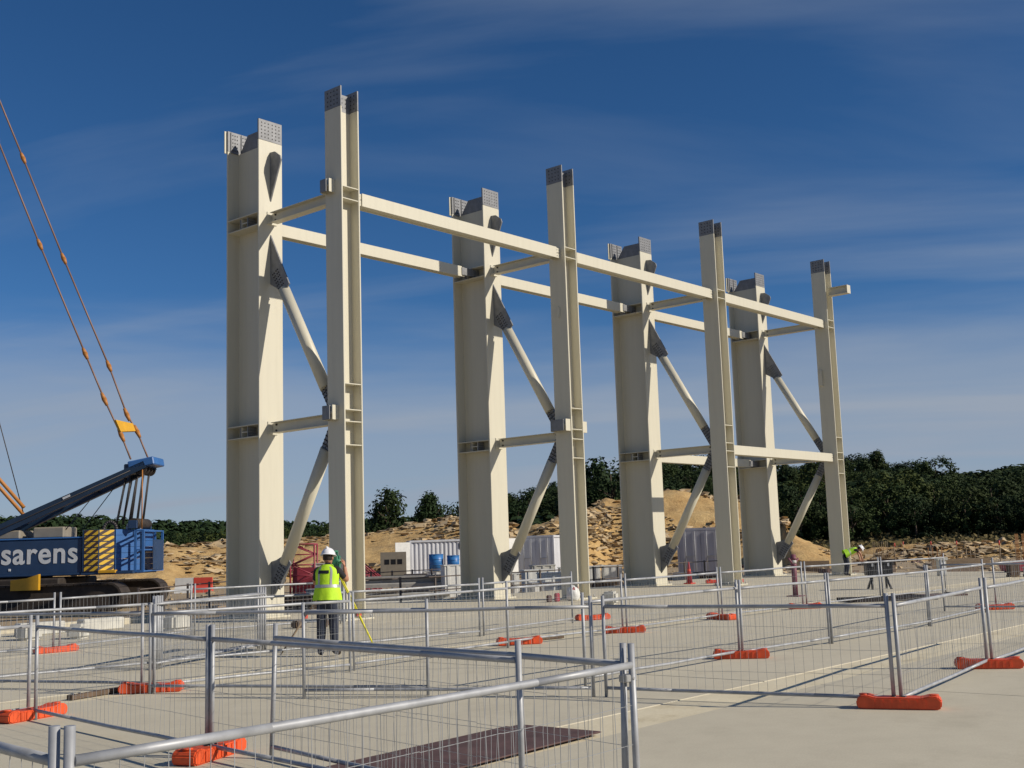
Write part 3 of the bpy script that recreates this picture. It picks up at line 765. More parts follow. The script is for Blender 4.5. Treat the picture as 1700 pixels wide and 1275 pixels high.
# ------------------------------------------------------------------ temporary mesh fence
ZT, ZR, ZB = 1.13, 1.005, 0.10
def fence_panel(a, b_, label, group, lean=0.0):
    a, b_ = Vector((a[0], a[1], 0)), Vector((b_[0], b_[1], 0)); d = b_ - a; L = d.length
    t = thing('mesh_barrier', label, 'barrier', a, math.atan2(d.y, d.x), group)
    t.rotation_euler.x = lean
    q = random.Random(int(abs(a.x * 131 + a.y * 977 + b_.x * 57) * 10))
    for x in (0.0, L):
        lx = q.uniform(-.012, .012)
        MB().tube((x, 0, .003), (x + lx * .5, q.uniform(-.008, .008), ZT), .0205, n=12).build('post', 'galv', t)
    sag = [q.uniform(-.006, .006) for _ in range(5)]
    def zrail(z0, k, s): return z0 + sag[k] * (1 if s else 0)
    mb = MB(); n = 4
    for k in range(n):
        mb.tube((.015 + (L - .03) * k / n, 0, ZR + sag[k] * (k > 0)), (.015 + (L - .03) * (k + 1) / n, 0, ZR + sag[k + 1] * (k + 1 < n)), .021, n=12, cap=(k in (0, n - 1)))
    mb.build('top_rail', 'galv', t)
    mb = MB()
    for k in range(n):
        mb.tube((.015 + (L - .03) * k / n, 0, ZB + sag[k] * (k > 0)), (.015 + (L - .03) * (k + 1) / n, 0, ZB + sag[k + 1] * (k + 1 < n)), .019, n=10, cap=(k in (0, n - 1)))
    mb.build('bottom_rail', 'galv', t)
    mb = MB(); nv = max(4, int(round(L / .10)))
    for k in range(1, nv):
        x = L * k / nv + q.uniform(-.006, .006); bow = q.gauss(0, .012)
        p0, p1, p2 = (x, 0, ZB), (x + q.gauss(0, .004), bow, (ZB + ZR) / 2), (x + q.gauss(0, .003), 0, ZR)
        mb.tube(p0, p1, .0019, n=4, cap=False, smooth=False); mb.tube(p1, p2, .0019, n=4, cap=False, smooth=False)
    for z in (.32, .55, .78):
        zz_ = z + q.gauss(0, .006)
        for k in range(6):
            mb.tube((L * k / 6, .004, zz_ + q.gauss(0, .004)), (L * (k + 1) / 6, .004, zz_ + q.gauss(0, .004)), .0019, n=4, cap=False, smooth=False)
    w_ = mb.build('wire_mesh', 'wire', t); w_['kind'] = 'stuff'
    MB().box(L * .44, L * .44 + .12, -.004, .004, ZR - .10, ZR - .035).build('maker_plate', 'galv', t) if False else None
    return t
def clamp(P, label):
    t = tag(MB().bbox(-.055, .055, -.03, .03, -.022, .022, .006).tube((0, -.045, 0), (0, .045, 0), .009, n=6).build('clamp_bracket', 'bolt'), label, 'clamp', 'fence clamps')
    t.location = P; return t
def foot_mesh():
    mb = MB()
    prof = [(-.40, .02), (-.36, 0), (.36, 0), (.40, .02), (.405, .085), (.37, .125), (.30, .135), (.22, .112), (-.22, .112), (-.30, .135), (-.37, .125), (-.405, .085)]
    bm = bmesh.new()
    n = len(prof)
    va = [bm.verts.new((x, -.115, z)) for x, z in prof]; vb = [bm.verts.new((x, .115, z)) for x, z in prof]
    bm.faces.new(va); bm.faces.new(vb[::-1])
    for i in range(n): bm.faces.new((va[(i + 1) % n], va[i], vb[i], vb[(i + 1) % n]))
    bmesh.ops.recalc_face_normals(bm, faces=bm.faces)
    bmesh.ops.bevel(bm, geom=[e for e in bm.edges], offset=.012, segments=2, affect='EDGES')
    bm.verts.index_update()
    mb.add([p.co.copy() for p in bm.verts], [[p.index for p in f.verts] for f in bm.faces]); bm.free()
    return mb
FOOT = foot_mesh().mesh('block'); FOOT.materials.append(M['orange'])
def fence_foot(x, y, ang, label, group='orange ballast blocks'):
    t = thing('ballast_block', label, 'ballast block', (x, y, 0), R(ang), group)
    obj('block', FOOT, None, t)
    for s in (-1, 1):
        part('handle_recess', ('ff', s), lambda m: m.tube((s * .335, 0, .128), (s * .335, 0, .141), .045, n=14), 'orange', t)
        part('socket_tube', ('ff', s), lambda m: m.tube((s * .05, 0, .10), (s * .05, 0, .118), .028, n=12), 'black', t)
    for x_ in (-.24, -.16, -.08, .0, .08, .16, .24):
        for s in (-1, 1): part('rib', ('ff', x_, s), lambda m: m.box(x_ - .012, x_ + .012, min(s * .112, s * .124), max(s * .112, s * .124), .02, .10), 'orange', t)
    return t
F = fence_panel
near = 'mesh barrier whose bright top rail runs before the rust-brown plate'
F((2.21, 4.06), (5.75, 4.09), near, None)
F((2.185, 4.115), (2.45, 7.9), 'mesh barrier turning back from the doubled post of the bright-railed one', None)
F((6.08, 8.78), (5.70, 4.93), 'upright mesh barrier on the far side of the rust-brown plate', None)
F((6.34, 8.29), (5.73, 4.17), 'slightly leaning mesh barrier panel overlapping its neighbour beside the rust-brown plate', None, R(-2.0))
F((6.48, 12.66), (6.06, 8.82), 'mesh barrier panel joining two orange feet on the crane side of the enclosure', None)
F((6.51, 12.89), (2.75, 13.0), 'mesh barrier panel running away from the corner foot on the crane side', None)
mid = 'mesh barrier panel in the line crossing the deck in front of the surveyor'
F((7.55, 17.2), (8.62, 14.02), mid, 'fence line before the surveyor')
F((8.47, 13.58), (10.05, 10.13), mid, 'fence line before the surveyor')
F((9.11, 11.28), (10.81, 8.24), mid, 'fence line before the surveyor')
F((10.88, 8.11), (11.50, 5.0), 'mesh barrier panel ending at the big orange foot beside the sandy joint', None)
F((11.52, 4.93), (15.28, 5.38), 'mesh barrier panel between the two big orange feet on the open slab', None)
F((15.34, 5.34), (19.1, 5.62), 'mesh barrier panel leading off from the farther of the two big orange feet', None)
sr = 'mesh barrier panel in the long line beside the sandy joint, behind the big orange feet'
F((11.55, 8.92), (15.25, 8.92), sr, 'fence line beside the sandy joint')
F((15.20, 8.84), (17.77, 8.73), sr, 'fence line beside the sandy joint')
F((17.80, 8.70), (21.67, 8.60), sr, 'fence line beside the sandy joint')
F((21.72, 8.66), (25.6, 8.95), sr, 'fence line beside the sandy joint')
fr = 'mesh barrier panel in the far line running past the surveyor toward the front columns'
for (a, b_) in [((8.55, 13.62), (11.46, 13.14)), ((11.58, 13.19), (15.30, 13.46)), ((15.40, 13.54), (18.62, 13.42)), ((18.70, 13.38), (22.4, 13.55)), ((22.45, 13.5), (26.2, 13.5)), ((26.3, 13.45), (30.0, 13.2)), ((30.05, 13.15), (33.8, 12.9))]:
    F(a, b_, fr, 'far fence line')
br = 'mesh barrier panel standing behind the surveyor, toward the columns'
for (a, b_) in [((6.75, 17.1), (10.37, 16.55)), ((10.5, 16.65), (13.9, 16.1)), ((13.95, 16.15), (17.05, 15.72)), ((17.2, 15.75), (20.6, 16.2))]:
    F(a, b_, br, 'fence line behind the surveyor')
lr = 'mesh barrier panel in the line by the foot of the first rear column'
for (a, b_) in [((7.9, 21.9), (11.35, 21.55)), ((11.45, 21.5), (15.1, 22.6)), ((15.2, 22.6), (18.9, 22.0))]:
    F(a, b_, lr, 'fence line by the first rear column')
F((25.9, 9.95), (26.5, 6.3), 'mesh barrier panel closing the end of the long line by the sandy joint', None)
F((26.7, 9.1), (30.4, 8.6), 'mesh barrier panel starting at the small far orange foot by the slab edge', None)
for k in range(10):   # panels stacked on edge against the fence
    if k < 4: F((10.28 + k * .07, 16.35 + k * .05), (13.4 + k * .03, 17.7 + k * .11), 'spare mesh barrier panel leaning in the stack behind the corner', 'stacked spare panels')
FT = [(6.50, 12.78, 14, 'orange ballast block holding two posts at the crane-side corner'),
      (8.60, 13.75, -45, 'orange ballast block with pale knobs before the surveyor, at the meeting of two fence lines'),
      (6.08, 8.80, 22, 'bright orange ballast block in sun beside the long dark rail, near the rust-brown plate'),
      (11.38, 21.5, -8, 'flat orange ballast block in the line by the first rear column'),
      (15.9, 13.72, -40, 'orange ballast block lying behind the rust-brown plate in the far fence line'),
      (15.22, 8.88, -58, 'ribbed orange ballast block in the middle of the line beside the sandy joint'),
      (11.50, 4.95, -70, 'largest orange ballast block, alone on the open slab under a corner post'),
      (15.32, 5.38, -62, 'large orange ballast block at the end of the panel on the open slab'),
      (18.65, 13.4, -55, 'orange ballast block in front of the second front column'),
      (21.6, 16.4, -30, 'small orange ballast block in front of the third rear column'),
      (22.4, 13.5, 70, 'small orange ballast block between the second and third front columns'),
      (26.25, 13.48, -48, 'orange ballast block in front of the red post'),
      (26.6, 9.1, -50, 'small dull orange ballast block at the end of the long fence line')]
for f_ in FT: fence_foot(*f_)
clamp((5.745, 4.12, .93), 'small steel clamp tying the two posts beside the rust-brown plate')
clamp((2.197, 4.088, .90), 'small steel clamp on the doubled end post of the bright-railed panel')
# ------------------------------------------------------------------ people
def hand(mb, wrist, fwd, palm_n, side):
    """palm and five bent fingers; side = direction the thumb leaves on"""
    fwd, palm_n = fwd.normalized(), palm_n.normalized(); sd_ = fwd.cross(palm_n).normalized() * side
    rings = []
    for s, w_, t_ in ((-.01, .024, .018), (.03, .036, .017), (.085, .040, .014)):
        c = wrist + fwd * s
        rings.append([c + sd_ * math.cos(a) * w_ + palm_n * math.sin(a) * t_ for a in [2 * math.pi * k / 8 for k in range(8)]])
    mb.loft(rings)
    for k, (off, ln) in enumerate(((-.030, .060), (-.010, .075), (.010, .080), (.030, .070))):
        p = wrist + fwd * .082 + sd_ * off; dirv = fwd.copy()
        for j in range(3):
            dirv = (dirv + palm_n * .45).normalized(); p2 = p + dirv * ln * (.45, .32, .23)[j]
            mb.tube(p, p2, .0095 - j * .001, .009 - j * .0015, n=6); p = p2
    p = wrist + fwd * .025 + sd_ * .034; dirv = (fwd * .7 + sd_ * .7).normalized()
    for j in range(2):
        p2 = p + dirv * (.042, .030)[j]; mb.tube(p, p2, .0115 - j * .001, .010 - j * .002, n=6); p = p2; dirv = (dirv + palm_n * .4 + fwd * .3).normalized()
def person(label, loc, face_az, bend, joints, vest_mat, name='person', head_tilt=.15, scale=1.0):
    """joints: local frame x right, y forward, z up; upper body is hinged at the pelvis by bend"""
    PEL = Vector((0, 0, .95))
    rot = Matrix.Translation(PEL) @ Matrix.Rotation(-bend, 4, 'X') @ Matrix.Translation(-PEL)
    ub = lambda p: rot @ Vector(p)
    J = {'pel': (PEL, .145, .105), 'sp': (ub((0, .0, 1.14)), .135, .10), 'ch': (ub((0, .0, 1.36)), .165, .11), 'nb': (ub((0, .01, 1.47)), .075, .07),
         'nk': (ub((0, .03, 1.545)), .056, .056)}
    for s, k in ((-1, 'l'), (1, 'r')):
        J[k + 'sh'] = (ub((s * .185, 0, 1.425)), .066, .062)
        J[k + 'hip'] = (Vector((s * .095, 0, .87)), .098, .098)
    for k, v in joints.items(): J[k] = (Vector(v[0]), v[1], v[1])
    E_ = [('pel', 'sp', 'shirt'), ('sp', 'ch', 'shirt'), ('ch', 'nb', 'shirt'), ('nb', 'nk', 'skin')]
    for k in 'lr':
        E_ += [('ch', k + 'sh', 'shirt'), (k + 'sh', k + 'el', 'shirt'), (k + 'el', k + 'wr', 'skin'), ('pel', k + 'hip', 'leg'), (k + 'hip', k + 'kn', 'leg'), (k + 'kn', k + 'an', 'leg'), (k + 'an', k + 'toe', 'boot')]
    names = list(J); idx = {n: i for i, n in enumerate(names)}
    me = bpy.data.meshes.new('body_skeleton'); me.from_pydata([J[n][0] for n in names], [(idx[a], idx[b_]) for a, b_, _ in E_], [])
    tmp = bpy.data.objects.new('body_skeleton', me); col.objects.link(tmp)
    md = tmp.modifiers.new('skin', 'SKIN'); md.use_smooth_shade = True
    for i, n in enumerate(names):
        sv = me.skin_vertices[0].data[i]; sv.radius = (J[n][1], J[n][2]); sv.use_root = (n == 'pel')
    ss = tmp.modifiers.new('sub', 'SUBSURF'); ss.levels = 2; ss.render_levels = 2
    dg = bpy.context.evaluated_depsgraph_get(); dg.update()
    ev = bpy.data.meshes.new_from_object(tmp.evaluated_get(dg))
    bpy.data.objects.remove(tmp)
    mb = MB(); mb.add([p.co.copy() for p in ev.vertices], [list(p.vertices) for p in ev.polygons], True)
    nb = len(mb.f)
    def seg_d(p, a, b_):
        ab = b_ - a; t = max(0, min(1, (p - a).dot(ab) / ab.length_squared)); return (p - a - ab * t).length
    matid = []
    for f in mb.f:
        c = sum((Vector(mb.v[i]) for i in f), Vector()) / len(f)
        best = min(E_, key=lambda e: seg_d(c, J[e[0]][0], J[e[1]][0]) / (J[e[0]][1] + J[e[1]][1]))
        mt_ = best[2]
        if mt_ == 'shirt' and best[1].endswith('el'):
            a, b_ = J[best[0]][0], J[best[1]][0]
            if (c - a).dot(b_ - a) / (b_ - a).length_squared > .62: mt_ = 'skin'
        if mt_ == 'shirt' and (c - PEL).length < .10: mt_ = 'leg'
        matid.append({'skin': 0, 'shirt': 1, 'leg': 2, 'boot': 3}[mt_])
    # head: cranium, jaw, nose, ears
    hr = rot @ Matrix.Translation((0, .045, 1.64)) @ Matrix.Rotation(-head_tilt, 4, 'X')
    rings = []
    for z, rx, ry, cy_ in ((-.135, .030, .030, .045), (-.115, .052, .062, .028), (-.075, .066, .088, .012), (-.02, .074, .098, 0), (.03, .077, .101, -.002), (.07, .070, .092, -.004), (.10, .050, .068, -.004), (.118, .015, .02, -.004)):
        rings.append([hr @ Vector((math.cos(a) * rx, cy_ + math.sin(a) * ry, z)) for a in [2 * math.pi * k / 16 for k in range(16)]])
    mb.loft(rings)
    mb.add([hr @ Vector(p) for p in ((-.014, .095, -.055), (.014, .095, -.055), (0, .124, -.05), (0, .097, -.005))], [(0, 1, 2), (0, 2, 3), (2, 1, 3)])
    for s in (-1, 1):
        mb.loft([[hr @ Vector((s * x, -.005 + math.cos(a) * .018, -.02 + math.sin(a) * .032)) for a in [2 * math.pi * k / 8 for k in range(8)]] for x in (.068, .088)])
    for k, s in (('l', -1), ('r', 1)):
        w_ = J[k + 'wr'][0]; e_ = J[k + 'el'][0]; fw_ = (w_ - e_).normalized()
        pn = Vector((-s, .3, 0)); pn = (pn - fw_ * pn.dot(fw_))
        if pn.length < .1: pn = fw_.orthogonal()
        hand(mb, w_ + fw_ * .01, fw_, pn, s)
    matid += [0] * (len(mb.f) - len(matid))
    t = thing(name, label, 'person', loc, face_az - math.pi / 2)
    t.scale = (scale,) * 3
    bme = mb.mesh('body')
    for k in ('skin', 'darkshirt', 'navycloth', 'boot'): bme.materials.append(M[k])
    bme.polygons.foreach_set('material_index', matid)
    body = obj('body', bme, None, t)
    # eyes and mouth line on the face
    fmb = MB()
    for s in (-1, 1): fmb.box(s * .03 - .011, s * .03 + .011, .088, .098, -.004, .006, hr)
    fmb.box(-.022, .022, .090, .099, -.093, -.087, hr)
    fmb.build('face_features', 'hair', t)
    hmb = MB(); rings = []
    for z, rx, ry in ((-.075, .055, .06), (-.04, .078, .085), (.0, .0815, .100), (.05, .080, .103)):
        rings.append([hr @ Vector((math.cos(a) * rx, -.016 + math.sin(a) * ry * .95, z)) for a in [math.pi + math.pi * k / 10 for k in range(11)]])
    hmb.loft(rings, cap=False); hmb.build('hair', 'hair', t)
    # safety helmet
    hm = MB(); rings = []
    for k in range(8):
        a = math.pi / 2 * k / 7.4; rx, ry = .118 * math.cos(a), .142 * math.cos(a)
        rings.append([hr @ Vector((math.cos(b_) * rx, math.sin(b_) * ry, .032 + .125 * math.sin(a))) for b_ in [2 * math.pi * j / 20 for j in range(20)]])
    hm.loft(rings)
    hm.loft([[hr @ Vector((math.cos(b_) * (.118 + e) , math.sin(b_) * (.142 + e * (2.6 if math.sin(b_) > .3 else 1)), .032 - e * .35 + dz)) for b_ in [2 * math.pi * j / 20 for j in range(20)]] for e, dz in ((0, .012), (.018, .004), (.018, -.004), (0, 0))])
    hel = hm.build('helmet', 'helmet', t)
    MB().bbox(-.012, .012, -.12, .12, .135, .163, .006, 1, hr).build('ridge', 'helmet', hel)
    # vest
    prof = [(.92, .246, .188), (1.00, .236, .176), (1.10, .218, .162), (1.20, .194, .146), (1.30, .200, .146), (1.38, .205, .138), (1.44, .185, .118), (1.485, .125, .092), (1.51, .085, .078)]
    qv = random.Random(3)
    def vp(a, z, e=0.0):
        for (z0, x0, y0), (z1, x1, y1) in zip(prof, prof[1:]):
            if z <= z1 or z1 == prof[-1][0]:
                f = (z - z0) / (z1 - z0); rx, ry = x0 + (x1 - x0) * f, y0 + (y1 - y0) * f; break
        fl = 1 + (.035 * math.sin(5 * a + 1.3) + .02 * math.sin(9 * a)) * max(0, (1.25 - z) / .32)
        return ub((math.cos(a) * (rx + e) * fl, .0 + math.sin(a) * (ry + e) * fl, z))
    zs = [.92 + (.59) * k / 15 for k in range(16)]
    vm = MB(); vm.loft([[vp(2 * math.pi * k / 40, z) for k in range(40)] for z in zs], cap=False)
    vest = vm.build('vest', vest_mat, t)
    def band(z0, z1, name_='reflective_band'):
        MB().loft([[vp(2 * math.pi * k / 40, z, .004) for k in range(40)] for z in (z0, (z0 + z1) / 2, z1)], cap=False).build(name_, 'reflect', vest)
    band(1.125, 1.175)
    for s in (-1, 1):
        am = math.pi * 1.5 + s * .55
        MB().add(*strip(vp, am - .10, am + .10, 1.175, 1.47, .004)).build('reflective_strap', 'reflect', vest)
    p_ = MB().add(*strip(vp, math.pi * 1.5 - .60, math.pi * 1.5 + .34, 1.355, 1.41, .006)).build('back_print', 'black', vest)
    return t
def strip(vp, a0, a1, z0, z1, e):
    nu, nv = 6, 6
    vs = [vp(a0 + (a1 - a0) * i / nu, z0 + (z1 - z0) * k / nv, e) for k in range(nv + 1) for i in range(nu + 1)]
    fs = [(k * (nu + 1) + i, k * (nu + 1) + i + 1, (k + 1) * (nu + 1) + i + 1, (k + 1) * (nu + 1) + i) for k in range(nv) for i in range(nu)]
    return vs, fs, True
person('person in yellow-green vest and white helmet looking into a survey instrument', (12.94, 15.40, 0), R(33), .06,
       {'lel': ((-.27, .20, 1.18), .047), 'lwr': ((-.10, .40, 1.36), .034), 'rel': ((.27, .26, 1.22), .047), 'rwr': ((.20, .36, 1.47), .034),
        'lkn': ((-.105, .02, .50), .088), 'lan': ((-.115, -.02, .095), .066), 'ltoe': ((-.15, .13, .045), .045),
        'rkn': ((.105, .03, .50), .088), 'ran': ((.12, .0, .095), .066), 'rtoe': ((.17, .15, .045), .045)}, 'hivis', head_tilt=.10, scale=1.005)
person('person in green vest and white helmet bending forward beside the fourth front column', (47.25, 22.25, 0), R(-52), 1.22,
       {'lel': ((-.24, .62, .98), .047), 'lwr': ((-.16, .66, .74), .034), 'rel': ((.24, .60, .96), .047), 'rwr': ((.17, .68, .72), .034),
        'lkn': ((-.12, .07, .50), .088), 'lan': ((-.14, -.03, .095), .052), 'ltoe': ((-.16, .12, .045), .045),
        'rkn': ((.12, .09, .50), .088), 'ran': ((.15, .02, .095), .052), 'rtoe': ((.17, .17, .045), .045)}, 'hivisgreen', head_tilt=-.25)
# survey instrument on its tripod
hx, hy, hz = 13.36, 15.66, 1.36
t = thing('survey_tripod', 'yellow-legged survey tripod standing in front of the surveyor', 'tripod', (hx, hy, 0))
MB().tube((0, 0, hz - .03), (0, 0, hz), .085, n=18).build('head_plate', 'instr', t)
for (fx, fy, mt_) in ((14.05 - hx, 15.42 - hy, 'tripody'), (12.75 - hx, 16.42 - hy, 'wood'), (13.75 - hx, 16.3 - hy, 'wood')):
    top_ = Vector((fx, fy, 0)).normalized() * .07 + Vector((0, 0, hz - .04)); ft = Vector((fx, fy, .0)); md_ = top_.lerp(ft, .52)
    sdv = (ft - top_).cross(Vector((0, 0, 1))).normalized() * .032
    leg = MB().tube(top_ + sdv, md_ + sdv, .013, n=8).tube(top_ - sdv, md_ - sdv, .013, n=8).build('leg', mt_, t)
    MB().bbox(-.05, .05, -.02, .02, -.03, .03, .006, 1, Matrix.Translation(md_)).build('clamp', 'coral', leg)
    MB().tube(md_, ft, .021, .012, n=8).build('lower_leg', mt_, leg)
t2 = thing('survey_instrument', 'green survey instrument with a carrying handle mounted on the tripod', 'instrument', (hx, hy, hz), R(33))
MB().tube((0, 0, .001), (0, 0, .05), .07, n=16).build('base', 'black', t2)
MB().bbox(-.10, -.055, -.06, .06, .05, .30, .012).bbox(.055, .10, -.06, .06, .05, .30, .012).build('yoke', 'instr', t2)
s_ = MB().tube((0, -.11, .20), (0, .12, .20), .045, n=16).build('telescope', 'instr', t2)
MB().tube((0, -.15, .20), (0, -.105, .20), .02, n=12).build('eyepiece', 'black', s_)
MB().bbox(-.10, .10, -.02, .02, .36, .39, .008).bbox(-.10, -.075, -.02, .02, .30, .37, .005).bbox(.075, .10, -.02, .02, .30, .37, .005).build('handle', 'instr', t2)
# ------------------------------------------------------------------ crawler crane
FWH = Vector((math.cos(YAW), math.sin(YAW), 0))
org = FWH * 49.6 + R0 * -17 
t = thing('crawler_crane', 'large blue crawler crane with striped counterweight and raised mast', 'crane', (org.x, org.y, -.30), YAW - math.pi / 2)
CZ = .30      # heights below are above the deck; the crane stands on the dirt
KF = 49.6 / 48
def cp(x, y, z): return Vector((x, y, z + CZ))
def cq(x, y, z): return Vector((x * KF - .567, y, EYE + (z - EYE) * KF + CZ))   # mast plane, 1.6 m behind the house side
def cbox(name, mt_, x0, x1, y0, y1, z0, z1, parent=t, bev=.02):
    return MB().bbox(x0, x1, y0, y1, z0 + CZ, z1 + CZ, bev).build(name, mt_, parent)
body = cbox('machinery_house', 'navy', -11.5, -.80, -1.55, 1.55, 1.12, 2.62, bev=.04)
cbox('roof_edge', 'blue', -11.5, -.78, -1.58, 1.58, 2.622, 2.69, body)
cbox('sill', 'navy', -11.4, -.85, -1.58, -1.552, 1.14, 1.24, body)
for x in (-9.6, -8.1, -6.6, -5.2): cbox('access_door', 'navy', x - .5, x + .5, -1.575, -1.552, 1.35, 2.5, body, .006)
cbox('round_marker', 'letter', -3.82, -3.72, -1.57, -1.552, 1.37, 1.47, body, .008)
# lettering on the house side
cu = bpy.data.curves.new('lettering', 'FONT'); cu.body = 'sarens'; cu.size = 1.06; cu.offset = .02; cu.extrude = .006; cu.space_character = 1.08
tmp = bpy.data.objects.new('lettering', cu); col.objects.link(tmp)
dg = bpy.context.evaluated_depsgraph_get(); dg.update()
lme = bpy.data.meshes.new_from_object(tmp.evaluated_get(dg)); bpy.data.objects.remove(tmp)
xs_ = [p.co.x for p in lme.vertices]; w0 = max(xs_) - min(xs_); x00 = min(xs_)
for p in lme.vertices:
    c = p.co.copy(); p.co = cp(-4.12 + (c.x - x00) / w0 * 3.12, -1.559 - c.z, 1.66 + c.y * 1.16)
lme.materials.clear(); obj('lettering', lme, 'letter', body)
# boxes on the roof
cbox('winch_housing', 'tan', -3.25, -1.95, -.6, .9, 2.69, 3.15, bev=.05); cbox('winch_housing', 'tan', -5.6, -3.75, -.7, .8, 2.69, 3.05, bev=.05)
# counterweight slabs with a chamfered corner
plan = [(-.78, -1.62), (-.12, -1.62), (.36, -1.14), (.36, 1.5), (-.78, 1.5)]
for k in range(7):
    z0 = 1.26 + k * .243
    s_ = MB().prism(plan, 'z', z0 + CZ, z0 + .232 + CZ).build('counterweight_slab', 'navy', t)
    mb = MB(); a, b_ = Vector((-.70, -1.624, 0)), Vector((-.14, -1.624, 0)); 
    mb.box(-.70, -.14, -1.632, -1.622, z0 + .015 + CZ, z0 + .215 + CZ)
    d45 = Vector((1, 1, 0)).normalized(); n45 = Vector((1, -1, 0)).normalized()
    p0 = Vector((-.12, -1.62, 0)) + d45 * .03 + n45 * .003; p1 = Vector((.36, -1.14, 0)) - d45 * .02 + n45 * .003
    vs_ = [p0, p1, p1 + n45 * .008, p0 + n45 * .008]; vs_ = [Vector((p.x, p.y, z0 + .015 + CZ)) for p in vs_] + [Vector((p.x, p.y, z0 + .215 + CZ)) for p in vs_]
    mb.add(vs_, [(3, 2, 1, 0), (4, 5, 6, 7), (0, 1, 5, 4), (1, 2, 6, 5), (2, 3, 7, 6), (3, 0, 4, 7)])
    mb.build('hazard_panel', 'hazard', s_)
    plan2 = [(.40, -1.10), (.80, -.72), (1.20, -.34), (1.20, 1.45), (.40, 1.45)]
    MB().prism(plan2, 'z', z0 + CZ, z0 + .232 + CZ).build('counterweight_slab', 'blue', t)
cbox('counterweight_tray', 'navy', -.85, 1.3, -1.6, 1.55, 1.12, 1.25)
cbox('yellow_step', 'yellow', -.1, .6, -1.7, -1.45, 1.18, 1.30, bev=.01)
# lifting eyes on top of the slabs
for (x, y) in ((-.05, -.5), (.85, -.2)):
    mb = MB()
    for k in range(10):
        a, b_ = math.pi * k / 10, math.pi * (k + 1) / 10
        mb.tube(cp(x + .27 * math.cos(a), y, 2.96 + .33 * math.sin(a)), cp(x + .27 * math.cos(b_), y, 2.96 + .33 * math.sin(b_)), .07, n=8)
    mb.build('lifting_eye', 'rope' if x < 0 else 'letter', t)
# rear cage
cg = MB()
for x in (1.24, 1.56):
    for y in (-1.3, 1.3): cg.box(x, x + .09, y - .045, y + .045, 1.18 + CZ, 2.90 + CZ)
for z in (1.18, 2.05, 2.84):
    for y in (-1.3, 1.3): cg.box(1.33, 1.56, y - .04, y + .04, z + CZ, z + .06 + CZ)
    for x in (1.25, 1.57): cg.box(x, x + .07, -1.255, 1.255, z + CZ + .003, z + .057 + CZ)
cage = cg.build('rear_cage', 'blue', t)
cbox('cage_panel', 'navy', 1.34, 1.55, -.9, -.86, 1.24, 2.75, cage, .01)
cbox('cage_panel', 'navy', 1.66, 1.69, -.2, 1.2, 1.24, 2.5, cage, .008)
MB().tube(cp(1.05, -.9, 3.18), cp(1.05, .9, 3.18), .22, n=20).build('hoist_drum', 'track', t)
for y in (-.95, .95): cbox('drum_cheek', 'navy', .86, 1.24, y - .04, y + .04, 2.96, 3.3, bev=.02)
# mast: two parallel box beams and a sheave head
A, B = cq(-9.6, 0, .62), cq(1.95, 0, 5.52)
md = (B - A).normalized(); mn = Vector((-md.z, 0, md.x))
for y in (-.62, .62):
    vs_ = []
    for P, w_ in ((A, .16), (A.lerp(B, .45), .23), (B, .15)):
        for s in (-1, 1):
            for yy in (-.13, .13): vs_.append(P + mn * s * w_ + Vector((0, y + yy, 0)))
    fs_ = []
    for k in (0, 4): fs_ += [(k, k + 1, k + 5, k + 4), (k + 3, k + 2, k + 6, k + 7), (k + 2, k, k + 4, k + 6), (k + 1, k + 3, k + 7, k + 5)]
    fs_ += [(1, 0, 2, 3), (8, 9, 11, 10)]
    o = MB().add(vs_, fs_).build('mast_beam', 'mast', t)
    c = A.lerp(B, .5) + Vector((0, y - .134 if y < 0 else y + .134, 0))
    MB().tube(A.lerp(B, .08) + Vector((0, y - .15 if y < 0 else y + .15, 0)), A.lerp(B, .95) + Vector((0, y - .15 if y < 0 else y + .15, 0)), .022, n=6).build('handrail', 'rope', o)
for k in range(6):
    c = A.lerp(B, .3 + k * .125)
    MB().tube(c + Vector((0, -.5, 0)), c + Vector((0, .5, 0)), .06, n=8).build('cross_tube', 'mast', t)
c = A.lerp(B, .73) + Vector((0, -.76, 0)) + mn * .1
MB().box(-.16, .16, -.012, .012, -.045, .045, Matrix.Translation(c) @ Matrix.Rotation(-math.atan2(md.z, md.x), 4, 'Y')).build('white_plate', 'letter', t)
mh = Matrix.Translation((1.25, 0, 5.70 + CZ)) @ Matrix.Rotation(-math.atan2(md.z, md.x) * .45, 4, 'Y')
hd = MB().bbox(-.52, .58, -.75, .75, -.17, .17, .04, 1, mh)
hd = hd.build('mast_head', 'blue', t)
for y in (-.6, -.2, .2, .6): MB().tube(cq(1.75, y - .05, 5.36), cq(1.75, y + .05, 5.36), .26, n=18).build('sheave', 'track', hd)
MB().bbox(.55, 1.05, -.7, .7, 5.28 + CZ, 5.68 + CZ, .04).build('sheave_frame', 'mast', hd)
rp = 0
for xt, xb in ((1.28, .72), (1.48, .98), (1.72, 1.30), (1.95, 1.55)):
    for y in (-.45, -.3, .3, .45):
        MB().tube(cq(xt - .15, y, 5.30), cq(xb, y, 3.12), .026, n=5).build('reeving_rope', 'rope', t)
MB().tube(cq(1.85, -.7, 5.30), cq(1.85, -.7, 2.9), .025, n=5).build('reeving_rope', 'connector', t)
for a, b_ in (((-1.4, -.4, 2.9), (.05, -.4, 4.65)), ((-1.0, .4, 2.9), (.45, .4, 4.8))):
    MB().tube(cq(*a), cq(*b_), .02, n=5).build('stay_rope', 'rope', t)
